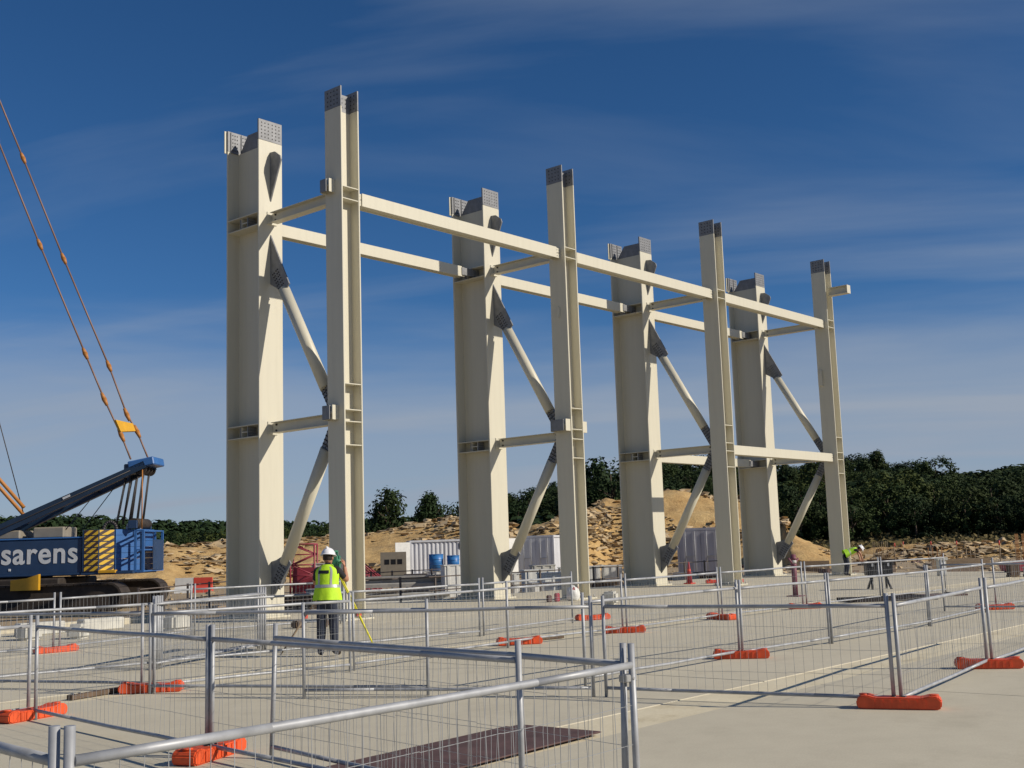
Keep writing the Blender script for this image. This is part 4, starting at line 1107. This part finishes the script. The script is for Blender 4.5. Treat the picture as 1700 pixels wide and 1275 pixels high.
# pendants up to the boom, with pin connectors
lineA = [(1.32, -.55, 5.75), (.92, -.55, 6.75), (.18, -.5, 8.27), (-.66, -.45, 10.21), (-2.68, -.4, 14.94), (-4.66, -.35, 19.74), (-6.4, -.3, 24.0)]
lineB = [(1.74, .55, 5.75), (1.22, .55, 7.0), (.80, .5, 7.72), (.03, .45, 9.8), (-1.96, .4, 14.5), (-3.79, .35, 19.0), (-5.6, .3, 23.4)]
for ln in (lineA, lineB):
    for a, b_ in zip(ln, ln[1:]):
        MB().tube(cq(*a), cq(*b_), .038, n=8).build('pendant_rod', 'pendant', t)
    for i, a in enumerate(ln[1:-1]):
        dv = (Vector(ln[i + 2]) - Vector(ln[i])).normalized() * (.30 if i < 2 else .26)
        MB().tube(cq(*a) - dv, cq(*a), .06, .105, n=8).tube(cq(*a), cq(*a) + dv, .105, .06, n=8).build('pin_connector', 'connector', t)
yk = [cq(.62, -.6, 7.36), cq(.98, .5, 7.30), cq(1.10, .5, 6.98), cq(.84, -.6, 6.86)]
MB().add([p + Vector((0, 0, 0)) for p in yk] + [p + Vector((.1, -.06, .03)) for p in yk], [(0, 1, 2, 3), (7, 6, 5, 4), (0, 4, 5, 1), (1, 5, 6, 2), (2, 6, 7, 3), (3, 7, 4, 0)]).build('spreader_plate', 'yellow', t)
for a, b_ in (((-6.4, -.3, 7.7), (-3.10, -.3, 3.94)), ((-6.0, .4, 6.6), (-3.15, .4, 3.40))):
    MB().tube(cq(*a), cq(*b_), .075, n=8).build('boom_foot_rod', 'connector', t)
MB().tube(cq(-5.2, 0, 10.5), cq(-3.25, 0, 3.75), .022, n=5).build('stay_rope', 'rope', t)
# crawlers
for y in (-2.6, 2.6):
    mb = MB(); x0, x1, zr = -9.4, 1.35, .55
    poly = []
    for k in range(9):
        a = math.pi / 2 + math.pi * k / 8; poly.append((x0 + zr + math.cos(a) * zr * .9, zr + math.sin(a) * zr * .9 + .03))
    for k in range(9):
        a = -math.pi / 2 + math.pi * k / 8; poly.append((x1 - zr + math.cos(a) * zr * .9, zr + math.sin(a) * zr * .9 + .03))
    cr = mb.prism(poly, 'y', y - .42, y + .42).build('crawler_frame', 'track', t)
    sh = MB(); per = []
    L1 = x1 - x0 - 2 * zr; n1 = 36
    for k in range(n1): per.append((x0 + zr + L1 * (k + .5) / n1, 2 * zr - .01, 0)); per.append((x0 + zr + L1 * (k + .5) / n1, .05, math.pi))
    for k in range(7):
        a = math.pi / 2 + math.pi * (k + .5) / 7; per.append((x0 + zr + math.cos(a) * (zr - .03), zr + .02 + math.sin(a) * (zr - .03), a - math.pi / 2))
        a = -math.pi / 2 + math.pi * (k + .5) / 7; per.append((x1 - zr + math.cos(a) * (zr - .03), zr + .02 + math.sin(a) * (zr - .03), a - math.pi / 2))
    for (x, z, a) in per:
        sh.box(-.115, .115, -.55, .55, -.04, .04, Matrix.Translation((x, y, z)) @ Matrix.Rotation(-a, 4, 'Y'))
    so = sh.build('track_shoes', 'track', cr); so['kind'] = 'stuff'
cbox('carbody', 'track', -6.5, -1.5, -2.15, 2.15, .25, 1.05, bev=.06)
MB().tube(cp(-4, 0, 1.04), cp(-4, 0, 1.13), 1.3, n=32).build('slew_ring', 'track', t)
yb = MB().prism([(-2.95, .62 + CZ), (-1.85, .62 + CZ), (-1.85, 1.24 + CZ), (-2.3, 1.10 + CZ), (-2.95, 1.03 + CZ)], 'y', -3.35, -3.15).build('jack_bracket', 'yellow', t)
MB().box(-2.7, -2.1, -3.15, -2.98, .7 + CZ, 1.0 + CZ).build('bracket_arm', 'yellow', yb)
# ------------------------------------------------------------------ site clutter
GZ = -.30
# rust-brown plates on the slab
t = thing('steel_plate', 'large rust-brown steel plates lying on the slab behind the bright fence rail', 'steel plate', (7.0, 7.0, 0), R(2.5))
MB().bbox(-1.75, 1.62, -.42, .55, .002, .020, .004).build('lower_sheet', 'rust', t)
MB().bbox(-1.70, 1.70, -.50, .44, .0205, .034, .004).build('upper_sheet', 'rust', t)
def batten(a, b_, w_, h, label, mt_='dwood', z=0.0):
    a, b_ = Vector((a[0], a[1], z)), Vector((b_[0], b_[1], z)); d = b_ - a
    o = tag(MB().bbox(0, d.length, -w_ / 2, w_ / 2, .0015, h, .004).build('timber_batten', mt_), label, 'timber')
    o.location = a; o.rotation_euler.z = math.atan2(d.y, d.x); return o
batten((16.2, 14.05), (17.3, 13.85), .08, .05, 'short dark timber batten on the slab by the far fence line')
batten((7.6, 14.0), (8.55, 14.25), .10, .06, 'dark timber batten lying beside the sandy joint behind the crane-side fence')
# guard rails on the dirt
def guard_rail(a, b_, z, label, n):
    a, b_ = Vector((a[0], a[1], z)), Vector((b_[0], b_[1], z)); d = b_ - a; L = d.length
    t = thing('guard_rail', label, 'guard rail', a, math.atan2(d.y, d.x))
    for k in range(n): 
        x = L * k / (n - 1); p_ = MB().box(x - .03, x + .03, -.03, .03, .02, 1.10).build('post', 'railsteel', t)
        MB().box(x - .12, x + .12, -.12, .12, 0, .02).build('foot_plate', 'railsteel', p_)
    for zz_ in (1.05, .58):
        MB().tube((0, -.05, zz_), (L, -.05, zz_), .022, n=8).build('rail', 'railsteel', t)
    MB().box(0, L, -.062, -.034, .03, .18).build('toe_board', 'wood', t)
guard_rail((20.5, 33.6), (28.5, 38.8), GZ, 'brown guard rail on the dirt behind the first rear column', 6)
guard_rail((34.0, 39.0), (44.5, 40.6), GZ, 'brown guard rail before the white container', 8)
guard_rail((33.2, 28.95), (48.5, 28.95), GZ, 'dark guard rail along the back edge of the deck between the last rear columns', 10)
# shipping containers
def container(label, loc, rz, L, mt_, door=None, sign=False, ends=False):
    t = thing('shipping_container', label, 'container', loc, rz)
    W, H = 2.44, 2.55
    fr = MB()
    for x in (-L / 2, L / 2 - .12):
        for y in (-W / 2, W / 2 - .12): fr.box(x, x + .12, y, y + .12, .1, H)
    for z in (.1, H - .12):
        for y in (-W / 2, W / 2 - .12): fr.box(-L / 2 + .12, L / 2 - .12, y + .004, y + .116, z, z + .12)
        for x in (-L / 2, L / 2 - .12): fr.box(x + .004, x + .116, -W / 2 + .12, W / 2 - .12, z + .002, z + .118)
    fr.build('frame', mt_, t)
    def corr(x0, x1, fixed, axis, sgn, pitch=.30, dep=.05):
        m_ = MB(); n = int((x1 - x0) / pitch); pts = []
        for k in range(n):
            a = x0 + (x1 - x0) * k / n; w_ = (x1 - x0) / n
            pts += [(a, 0), (a + w_ * .3, 0), (a + w_ * .5, dep), (a + w_ * .8, dep)]
        pts.append((x1, 0))
        for (a, da), (b_, db) in zip(pts, pts[1:]):
            if axis == 'x': vs_ = [(a, fixed + sgn * da, .2), (b_, fixed + sgn * db, .2), (b_, fixed + sgn * db, H - .1), (a, fixed + sgn * da, H - .1)]
            else: vs_ = [(fixed + sgn * da, a, .2), (fixed + sgn * db, b_, .2), (fixed + sgn * db, b_, H - .1), (fixed + sgn * da, a, H - .1)]
            m_.add(vs_, [(0, 1, 2, 3)])
        return m_.build('corrugated_wall', mt_, t)
    corr(-L / 2 + .1, L / 2 - .1, -W / 2 + .07, 'x', 1); corr(-L / 2 + .1, L / 2 - .1, W / 2 - .07, 'x', -1)
    corr(-W / 2 + .1, W / 2 - .1, L / 2 - .07, 'y', -1)
    MB().box(-L / 2 + .02, L / 2 - .02, -W / 2 + .02, W / 2 - .02, H - .02, H + .02).build('roof', mt_, t)
    MB().box(-L / 2 + .02, L / 2 - .02, -W / 2 + .02, W / 2 - .02, .04, .12).build('floor', 'dwood', t)
    for y0, y1 in ((-W / 2 + .125, -.006), (.006, W / 2 - .125)):
        dr_ = MB().bbox(-L / 2 + .01, -L / 2 + .06, y0, y1, .23, H - .125, .01).build('door', mt_, t)
        for yy in (y0 + .3, y1 - .3):
            MB().tube((-L / 2 - .02, yy, .2), (-L / 2 - .02, yy, H - .14), .02, n=8).build('locking_bar', 'galv', dr_)
        MB().box(-L / 2 - .05, -L / 2 - .01, (y0 + y1) / 2 - .2, (y0 + y1) / 2 + .2, 1.1, 1.14).build('handle', 'galv', dr_)
    if door is not None:
        m4 = Matrix.Translation((door[0], door[1], 0)) @ Matrix.Rotation(door[2], 4, 'Z')
        d_ = MB().bbox(0, 1.15, -.025, .025, .2, H - .1, .008, 1, m4).build('open_door', 'white', t)
    if sign: MB().box(L / 2 - 2.4, L / 2 - 1.2, -W / 2 - .012, -W / 2 + .06, 1.95, 2.35).build('sign_plate', 'maroon', t)
    return t
container('white corrugated container with a maroon sign plate, beside the second rear column', (62.2, 60.2, -.2), R(-38), 6.06, 'cont', (-3.03, -1.24, R(200)), True)
container('pale container seen end-on between the second rear and front columns', (61.6, 50.6, -.2), R(28), 6.06, 'cont', (-3.03, 1.2, R(150)))
container('grey container with closed double doors behind the third frame', (55.3, 34.2, -.2), R(29), 6.06, 'contgrey')
# blue drums on white crates
def drum(x, y, z, h, r_, label):
    t = thing('drum', label, 'drum', (x, y, z), 0, 'blue drums')
    MB().tube((0, 0, 0), (0, 0, h), r_, n=24).build('shell', 'tank', t)
    for zz_ in (.02, h * .34, h * .67, h - .04): MB().tube((0, 0, zz_), (0, 0, zz_ + .03), r_ + .018, n=24).build('hoop', 'tank', t)
    MB().tube((r_ * .5, 0, h), (r_ * .5, 0, h + .03), .04, n=10).build('bung', 'white', t)
def crate(x, y, z, w_, d_, h, rz, label, mt_='white', group=None):
    t = thing('crate', label, 'crate', (x, y, z), rz, group)
    MB().bbox(-w_ / 2 + .03, w_ / 2 - .03, -d_ / 2 + .03, d_ / 2 - .03, .08, h - .02, .01).build('box', mt_, t)
    n = max(3, int(w_ / .35))
    for k in range(n):
        x_ = -w_ / 2 + w_ * (k + .5) / n
        MB().box(x_ - .05, x_ + .05, -d_ / 2, -d_ / 2 + .03, .08, h).build('batten', mt_, t)
    for y_ in (-d_ / 2 + .1, d_ / 2 - .1): MB().box(-w_ / 2, w_ / 2, y_ - .06, y_ + .06, 0, .08).build('skid', 'wood', t)
    MB().box(-w_ / 2, w_ / 2, -d_ / 2, d_ / 2, h - .018, h + .02).build('lid', mt_, t)
    return t
V = YAW - math.pi / 2
crate(49.3, 48.2, GZ, 2.5, 1.0, .75, V, 'long white crate carrying two blue drums in front of the corrugated container')
drum(48.9, 48.4, GZ + .77, .95, .42, 'left-hand blue drum with straps on the long white crate, next to the open container door')
drum(49.5, 47.6, GZ + .77, .85, .36, 'smaller rounder blue drum on the long white crate')
crate(51.6, 46.4, GZ, 1.5, 1.0, 1.2, V, 'dark wooden crate beside the blue drums', 'dwood')
for k, (x, y, w_, h, lab) in enumerate([(33.9, 30.9, .9, .85, 'white crate standing just behind the second rear column'), (35.2, 31.0, 1.1, .95, 'taller white crate in the white stack behind the second frame'),
                       (36.1, 29.9, .9, .55, 'low white crate in front of the taller one behind the second frame'), (37.2, 30.3, 1.0, .9, 'white crate at the end of the white stack by the second front column')]):
    crate(x, y, GZ, w_, .8, h, V + .1 * k, lab)
cx = [(41.0, 32.4), (41.75, 31.75), (42.5, 31.1), (43.3, 30.4)]
for k, (x, y) in enumerate(cx):
    crate(x, y, GZ + .25, .92, .8, .78, V, 'white crate in the row of four on skids left of the third rear column', group='row of four white crates')
    tag(MB().bbox(-.5, .5, -.4, .4, 0, .25, .01).build('skid_block', 'dwood'), 'dark timber block under the row of four white crates', 'timber block', 'skids under white crates')
    o = bpy.context.scene.objects[-1] if False else [ob for ob in col.objects if ob.name.startswith('skid_block')][-1]
    o.location = (x, y, GZ); o.rotation_euler.z = V
# stacked precast beams
def beam_stack(x, y, L, n, label, mt_='offwhite', rz=V, group=None):
    z = GZ
    for k in range(n):
        for s in (-.4, .4):
            pass
        t = thing('precast_beam', label, 'concrete beam', (x, y, z), rz + .01 * k, group)
        MB().prism([(-.28, .0), (.28, .0), (.28, .14), (.10, .2), (.10, .32), (.26, .38), (.26, .45), (-.26, .45), (-.26, .38), (-.10, .32), (-.10, .2), (-.28, .14)], 'x', -L / 2, L / 2).build('beam', mt_, t)
        for s in (-1, 1): MB().tube((s * L * .3, 0, .45), (s * L * .3, 0, .52), .02, n=6).build('lifting_loop', 'railsteel', t)
        z += .53
beam_stack(33.4, 34.8, 5.2, 2, 'grey precast beam in the two-high stack between the first and second frames', 'greyblock', group='two-high precast beam stack')
beam_stack(30.2, 31.6, 3.4, 1, 'single pale precast beam lying by the first bay')
# red lattice cages
def lattice(x, y, w_, d_, h, rz, label, slope=False):
    t = thing('lattice_frame', label, 'lattice frame', (x, y, GZ), rz)
    hh = lambda s: h if (s < 0 or not slope) else h * .35
    for sx in (-1, 1):
        for sy in (-1, 1): MB().tube((sx * w_ / 2, sy * d_ / 2, 0), (sx * w_ / 2, sy * d_ / 2, hh(sx)), .045, n=8).build('upright', 'red', t)
    for sy in (-1, 1):
        n = 5
        for k in range(n + 1):
            f = k / n; MB().tube((-w_ / 2, sy * d_ / 2, hh(-1) * f), (w_ / 2, sy * d_ / 2, hh(1) * f), .03, n=6).build('rail', 'red', t)
        for k in range(n):
            f, g_ = k / n, (k + 1) / n
            a, b_ = ((-w_ / 2, hh(-1) * f), (w_ / 2, hh(1) * g_)) if k % 2 else ((w_ / 2, hh(1) * f), (-w_ / 2, hh(-1) * g_))
            MB().tube((a[0], sy * d_ / 2, a[1]), (b_[0], sy * d_ / 2, b_[1]), .028, n=6).build('diagonal', 'red', t)
    for sx in (-1, 1):
        for f in (.02, .5, .98): MB().tube((sx * w_ / 2, -d_ / 2, hh(sx) * f), (sx * w_ / 2, d_ / 2, hh(sx) * f), .03, n=6).build('tie', 'red', t)
    MB().box(-w_ * .42, w_ * .42, -d_ * .1, d_ * .1, .05, h * (.32 if slope else .55)).build('inner_panel', 'red', t)
lattice(35.9, 44.4, 1.15, .8, 2.45, V, 'upright red lattice frame seen between the first rear column and the surveyor')
lattice(38.0, 42.6, 1.7, .8, 2.2, V, 'sloping red lattice frame showing to the right of the first front column', True)
crate(36.9, 44.0, GZ, 1.3, .9, 1.5, V, 'pale framed crate beside the upright red lattice frame', 'offwhite')
# red-painted pipes and planks near the first bay
for k in range(3):
    o = tag(MB().tube((0, 0, 0), (2.6 - .3 * k, 0, 0), .07, n=12).build('red_pipe', 'red'), 'red pipe lying on the dirt behind the first front column', 'pipe', 'red pipes on the dirt')
    o.location = (26.3 + .12 * k, 30.6 - .22 * k, GZ + .07); o.rotation_euler.z = V + .08 * k
for k, (x, y, L, a) in enumerate([(23.0, 30.4, 3.2, .1), (29.2, 29.6, 3.4, -.1), (31.2, 29.5, 2.8, .2), (33.0, 29.35, 3.0, -.15), (24.6, 29.8, 2.4, .4), (36.2, 29.4, 2.6, .0)]):
    for j in range(2):
        o = tag(MB().bbox(0, L, -.11, .11, 0, .05, .004).build('plank', 'wood' if j else 'dwood'), 'weathered plank lying on the dirt at the back edge of the deck', 'plank', 'planks behind the deck')
        o.location = (x + .1 * j, y + .09 * j, GZ + .055 * j); o.rotation_euler.z = V + a + .12 * j
# concrete test blocks on the deck
for k, (x, y, s, lab) in enumerate([(16.1, 24.7, .42, 'rounded grey concrete block by the fence near the first rear column'), (13.6, 24.7, .36, 'small grey concrete block on the deck behind the crane-side fence'),
        (12.9, 25.6, .38, 'pale concrete block at the crane end of the deck'), (17.5, 21.9, .20, 'small dark block left of the surveyor'), (17.95, 21.5, .20, 'small dark block right behind the surveyor'),
        (27.2, 20.0, .40, 'pale rounded concrete block before the third rear column')]):
    mb = MB().bbox(-s * .7, s * .7, -s * .5, s * .5, .0015, s * .9, s * .16, 2)
    t = thing('concrete_block', lab, 'block', (x, y, 0), rnd.uniform(0, 1)); mb.build('block', 'offwhite' if s > .3 else 'dwood', t)
    MB().tube((0, -s * .1, s * .9), (0, s * .1, s * .9), .012, n=6).tube((0, -s * .1, s * .88), (0, -s * .1, s * .98), .012, n=6).build('lifting_loop', 'railsteel', t)
# blocks along the deck edge by the crane
for k in range(5):
    t = thing('edge_block', 'pale concrete edge block in the row at the crane end of the deck', 'block', (9.4 + k * 1.5, 27.4 - k * .12, 0), rnd.uniform(-.1, .1), 'edge blocks')
    MB().bbox(-.55, .55, -.18, .18, .0015, .30, .03).build('block', 'offwhite', t)
    MB().tube((-.3, 0, .30), (-.3, 0, .335), .02, n=8).build('dowel', 'railsteel', t)
# white sack with red straps
t = thing('sack', 'white sack with red straps slumped at the foot of the second front column', 'sack', (28.75, 22.55, 0))
bm = bmesh.new(); bmesh.ops.create_icosphere(bm, subdivisions=3, radius=1)
for p in bm.verts:
    c = p.co.copy(); nn = noise.noise(c * 2.2) * .18
    p.co = Vector((c.x * .22 * (1 + nn), c.y * .20 * (1 + nn), max(-.18, c.z * .28 * (1 + nn)) + .181))
me = bpy.data.meshes.new('bag'); bm.to_mesh(me); bm.free(); me.polygons.foreach_set('use_smooth', [True] * len(me.polygons)); obj('bag', me, 'white', t)
for s in (-1, 1): MB().tube((s * .2, 0, .1), (s * .10, -.12, .42), .02, n=6).tube((s * .10, -.12, .42), (s * .02, -.14, .12), .02, n=6).build('strap', 'red', t)
for k in range(2):
    o = tag(MB().bbox(-.09, .09, -.06, .06, .0015, .26 - .05 * k, .03).build('red_canister', 'rust' if k else 'red'), ('small red canister beside the white sack', 'squat brown canister beside the white sack')[k], 'canister')
    o.location = (28.2 - .26 * k, 22.75 + .10 * k, 0)
# traffic cone
t = thing('traffic_cone', 'tall red traffic cone behind the third front column', 'traffic cone', (40.35, 25.7, 0))
MB().bbox(-.18, .18, -.18, .18, .001, .05, .015).build('base', 'coral', t)
c_ = MB().loft([[Vector((math.cos(a) * r_, math.sin(a) * r_, z)) for a in [2 * math.pi * k / 20 for k in range(20)]] for z, r_ in ((.05, .13), (.86, .03), (.88, .025))]).build('cone', 'red', t)
MB().loft([[Vector((math.cos(a) * r_, math.sin(a) * r_, z)) for a in [2 * math.pi * k / 20 for k in range(20)]] for z, r_ in ((.50, .078), (.60, .066))], cap=False).build('pale_band', 'coral', c_)
t = thing('barrier_board', 'orange barrier board lying flat behind the third front column', 'barrier board', (41.2, 24.6, 0), R(-46))
MB().bbox(-.75, .75, -.12, .12, .001, .14, .02).build('board', 'coral', t)
for s in (-1, 1): MB().bbox(s * .6 - .04, s * .6 + .04, -.16, .16, .141, .17, .008).build('bracket', 'coral', t)
# red post with wrapped top
t = thing('marker_post', 'plum-red marker post wrapped with red and white tape at its top', 'post', (31.6, 16.5, 0))
MB().tube((0, 0, .03), (0, 0, 1.22), .075, n=16).build('pole', 'plum', t)
MB().bbox(-.2, .2, -.2, .2, .001, .03, .006).build('foot_plate', 'plum', t)
for k, m_ in enumerate(('plum', 'offwhite', 'plum')): MB().tube((0, 0, .86 + .1 * k), (0, 0, .95 + .1 * k), .085, n=16).build('tape', m_, t)
MB().tube((0, 0, .9), (-.22, .05, 1.12), .03, n=6).tube((0, 0, .9), (.2, -.05, 1.10), .03, n=6).build('tape_knot', 'plum', t)
# black case on a trestle
t = thing('trestle', 'black folding trestle carrying a black case on the open slab', 'trestle', (36.0, 15.85, 0), V)
for sx in (-1, 1):
    for sy in (-1, 1): MB().tube((sx * .22, 0, .40), (sx * .30, sy * .24, .002), .04, n=8).build('leg', 'black', t)
    MB().tube((sx * .27, -.14, .2), (sx * .27, .14, .2), .016, n=6).build('brace', 'black', t)
MB().bbox(-.32, .32, -.05, .05, .38, .44, .008).build('top_bar', 'black', t)
t = thing('equipment_case', 'black equipment case with a pale lid edge sitting on the trestle', 'case', (36.0, 15.85, .441), V)
MB().bbox(-.40, .40, -.22, .22, 0, .34, .02).build('box', 'black', t)
MB().bbox(-.41, .41, -.23, .23, .342, .42, .02).build('lid', 'black', t)
MB().box(-.40, .40, -.225, .225, .421, .432).build('lid_panel', 'galv', t)
for s in (-1, 1): MB().box(s * .25 - .03, s * .25 + .03, -.245, -.231, .28, .38).build('latch', 'galv', t)
# dark grating and flat sheets on the slab
t = thing('grating', 'dark slatted grating lying on the slab before the black case', 'grating', (29.9, 13.0, 0), R(-46))
MB().box(-1.15, 1.15, -.55, -.50, .001, .09).box(-1.15, 1.15, .50, .55, .001, .09).build('edge_bar', 'mat', t)
for k in range(14): part('slat', 'grating', lambda m: m.box(-.045, .045, -.50, .50, .001, .085), 'mat', t).location.x = -1.08 + k * .166
t = thing('timber_sheet', 'reddish timber sheet on the slab next to the dark grating', 'sheet', (31.9, 12.6, 0), R(-40))
MB().bbox(-.9, .9, -.35, .35, .001, .05, .006).build('sheet', 'rust', t)
for s in (-1, 1): MB().box(s * .6 - .04, s * .6 + .04, -.36, .36, .051, .09).build('cleat', 'dwood', t)
# small white cabinet
t = thing('cabinet', 'small pale cabinet with a sloped lid at the far edge of the deck', 'cabinet', (46.9, 18.0, 0), V)
MB().bbox(-.15, .15, -.15, .15, .002, .62, .012).build('body', 'offwhite', t)
MB().prism([(-.22, .622), (.20, .622), (.20, .66), (-.22, .74)], 'x', -.2, .2).build('lid', 'offwhite', t)
MB().box(-.11, .11, -.158, -.151, .08, .55).build('door', 'white', t)
# red water-filled barrier and red bin
t = thing('plastic_barrier', 'red and white plastic road barrier on the dirt between crane and first rear column', 'barrier', (38.6, 57.5, GZ), V)
for k in range(2): MB().prism([(-.28, 0), (.28, 0), (.2, .25), (.09, .4), (.08, .85), (-.08, .85), (-.09, .4), (-.2, .25)], 'x', -1.05 + k * 1.06, -.02 + k * 1.06).build('segment', 'white' if k == 0 else 'coral', t)
t = thing('site_bin', 'red skip at the far right edge of the deck', 'skip', (50.2, 16.2, 0), V)
MB().prism([(-.45, .05), (.45, .05), (.6, .42), (-.6, .42)], 'y', -.35, .35).build('tub', 'red', t)
for s in (-1, 1): MB().box(s * .3 - .05, s * .3 + .05, -.3, .3, .002, .05).build('skid', 'railsteel', t)
for k, (x, y, w_, h, m_, lab) in enumerate([(45.9, 14.1, .8, .32, 'offwhite', 'pale low crate at the right-hand edge of the deck'), (45.2, 14.7, .35, .42, 'dwood', 'small dark crate beside the pale low crate'), (47.0, 13.4, 1.0, .28, 'offwhite', 'second pale crate beyond the low one at the deck edge')]):
    crate(x, y, 0.001, w_, .5, h, V, lab, m_)
# rebar starters in the excavation
q = random.Random(12)
for c in range(9):
    az = q.uniform(16, 27); d = q.uniform(66, 100); P = polar(az, d); P.z = terrain(P.x, P.y) - .1
    t = thing('rebar_cage', 'cluster of thin rebar starters rising from the excavation at the foot of the hill', 'rebar', P, q.uniform(0, 3), 'rebar starters')
    hgt = q.uniform(1.0, 2.0)
    for k in range(8):
        x_, y_ = (k % 4) * .3 - .45, (k // 4) * .4 - .2
        part('bar', ('rb', round(hgt, 1)), lambda m: m.tube((0, 0, 0), (0, 0, hgt), .016, n=5), 'connector' if c % 3 == 0 else 'wood', t).location = (x_, y_, 0)
    for z in (.3, .7): MB().box(-.48, .48, -.23, -.215, z, z + .02).box(-.48, .48, .215, .23, z, z + .02).build('link', 'railsteel', t)
# low formwork shutters in the excavation
for c in range(7):
    az = q.uniform(16, 27); d = q.uniform(58, 84); P = polar(az, d); P.z = terrain(P.x, P.y) - .02
    L = q.uniform(1.5, 3.2)
    t = thing('formwork_shutter', 'low timber formwork shutter in the dirt beyond the right end of the deck', 'formwork', P, V + q.uniform(-.6, .6), 'formwork shutters')
    MB().box(-L / 2, L / 2, -.02, .02, 0, .55).build('face_board', 'wood' if c % 2 else 'dwood', t)
    for k in range(int(L / .5)): MB().box(-L / 2 + .2 + k * .5, -L / 2 + .28 + k * .5, .021, .10, 0, .55).build('stud', 'wood', t)
# more material stacked on the dirt behind the first two bays
guard_rail((21.2, 29.4), (33.0, 29.4), GZ, 'brown guard rail along the back edge of the deck behind the first bay', 8)
for k in range(7):
    t = thing('pipe_rack', 'grey steel pipe in the low pile between the first and second rear columns', 'pipe', (30.6 + .05 * k, 33.0 + .02 * k, GZ + .09 + (.17 if k > 3 else 0)), V + .015 * k, 'grey pipe pile')
    off = (k % 4) * .20 + (.1 if k > 3 else 0)
    MB().tube((-1.9, off, 0), (1.9 - .15 * k, off, 0), .085, n=14).build('tube', 'galv', t)
    for s in (-1, 1): MB().tube((s * 1.75 - .15 * k * (s > 0), off, 0), (s * 1.72 - .15 * k * (s > 0), off, 0), .10, n=14).build('collar', 'railsteel', t)
for k, (x, y, w_, h, m_, lab) in enumerate([(26.3, 32.6, 1.2, .55, 'dwood', 'dark slatted crate behind the first front column'), (27.9, 33.2, 1.5, .7, 'offwhite', 'wide pale crate beside the grey pipe pile'),
        (40.2, 33.2, 1.1, 1.15, 'offwhite', 'tall pale crate left of the row of four white crates'), (38.4, 32.0, 1.3, 1.0, 'white', 'white crate in front of the end-on container'), (34.6, 32.9, 1.5, 1.35, 'white', 'tallest white crate behind the second rear column'),
        (45.0, 31.2, 1.6, .8, 'white', 'long white crate before the grey container doors'), (46.8, 30.0, 1.0, .55, 'offwhite', 'low pale crate before the grey container doors')]):
    crate(x, y, GZ, w_, .8, h, V + .07 * k, lab, m_)
for k in range(3):
    t = thing('barrel_stand', 'dark steel trestle frame standing by the long grey precast beams', 'trestle', (36.0 + 1.3 * k, 36.9 - 1.1 * k, GZ), V, 'dark trestle frames')
    for sx in (-1, 1):
        for sy in (-1, 1): MB().tube((sx * .3, sy * .12, .9), (sx * .45, sy * .3, 0), .035, n=8).build('leg', 'railsteel', t)
    MB().box(-.5, .5, -.16, .16, .88, .98).build('top', 'railsteel', t)
# site hut windows' panel: pale board with three dark openings
t = thing('perforated_board', 'pale board with three dark square openings standing left of the corrugated container', 'board', (56.4, 60.0, GZ), V)
MB().box(-.9, .9, -.03, .03, .3, 1.9).build('panel', 'tan', t)
for k in range(3): MB().box(-.62 + k * .45, -.28 + k * .45, -.04, -.031, 1.05, 1.4).build('opening', 'glass', t)
for s in (-1, 1): MB().box(s * .8 - .04, s * .8 + .04, .031, .11, 0, 1.9).build('leg', 'dwood', t)
# scraps, offcuts and brush in the excavation
q = random.Random(44)
for c in range(40):
    az = q.uniform(15.5, 30); d = q.uniform(57, 96); P = polar(az, d)
    if P.y < 29 and P.x < 53: continue
    P.z = terrain(P.x, P.y)
    L = q.uniform(.8, 2.6)
    o = tag(MB().bbox(-L / 2, L / 2, -.1, .1, 0, q.uniform(.05, .22), .01).build('timber_offcut', q.choice(['wood', 'dwood', 'rust', 'wood'])), 'timber offcut lying in the dirt below the hill wood', 'timber', 'timber offcuts in the dirt')
    o.location = P; o.rotation_euler = (0, q.uniform(-.08, .02), q.uniform(0, 3.1))
for c in range(7):
    az = q.uniform(16, 26); d = q.uniform(62, 92); P = polar(az, d); P.z = terrain(P.x, P.y)
    t = thing('site_stake', 'thin red-topped site stake in the dirt below the hill wood', 'stake', P, 0, 'site stakes')
    MB().tube((0, 0, -.1), (q.uniform(-.1, .1), 0, 1.3), .025, n=6).build('stick', 'wood', t)
    MB().tube((0, 0, 1.25), (0, 0, 1.5), .04, n=8).build('marker', 'coral', t)
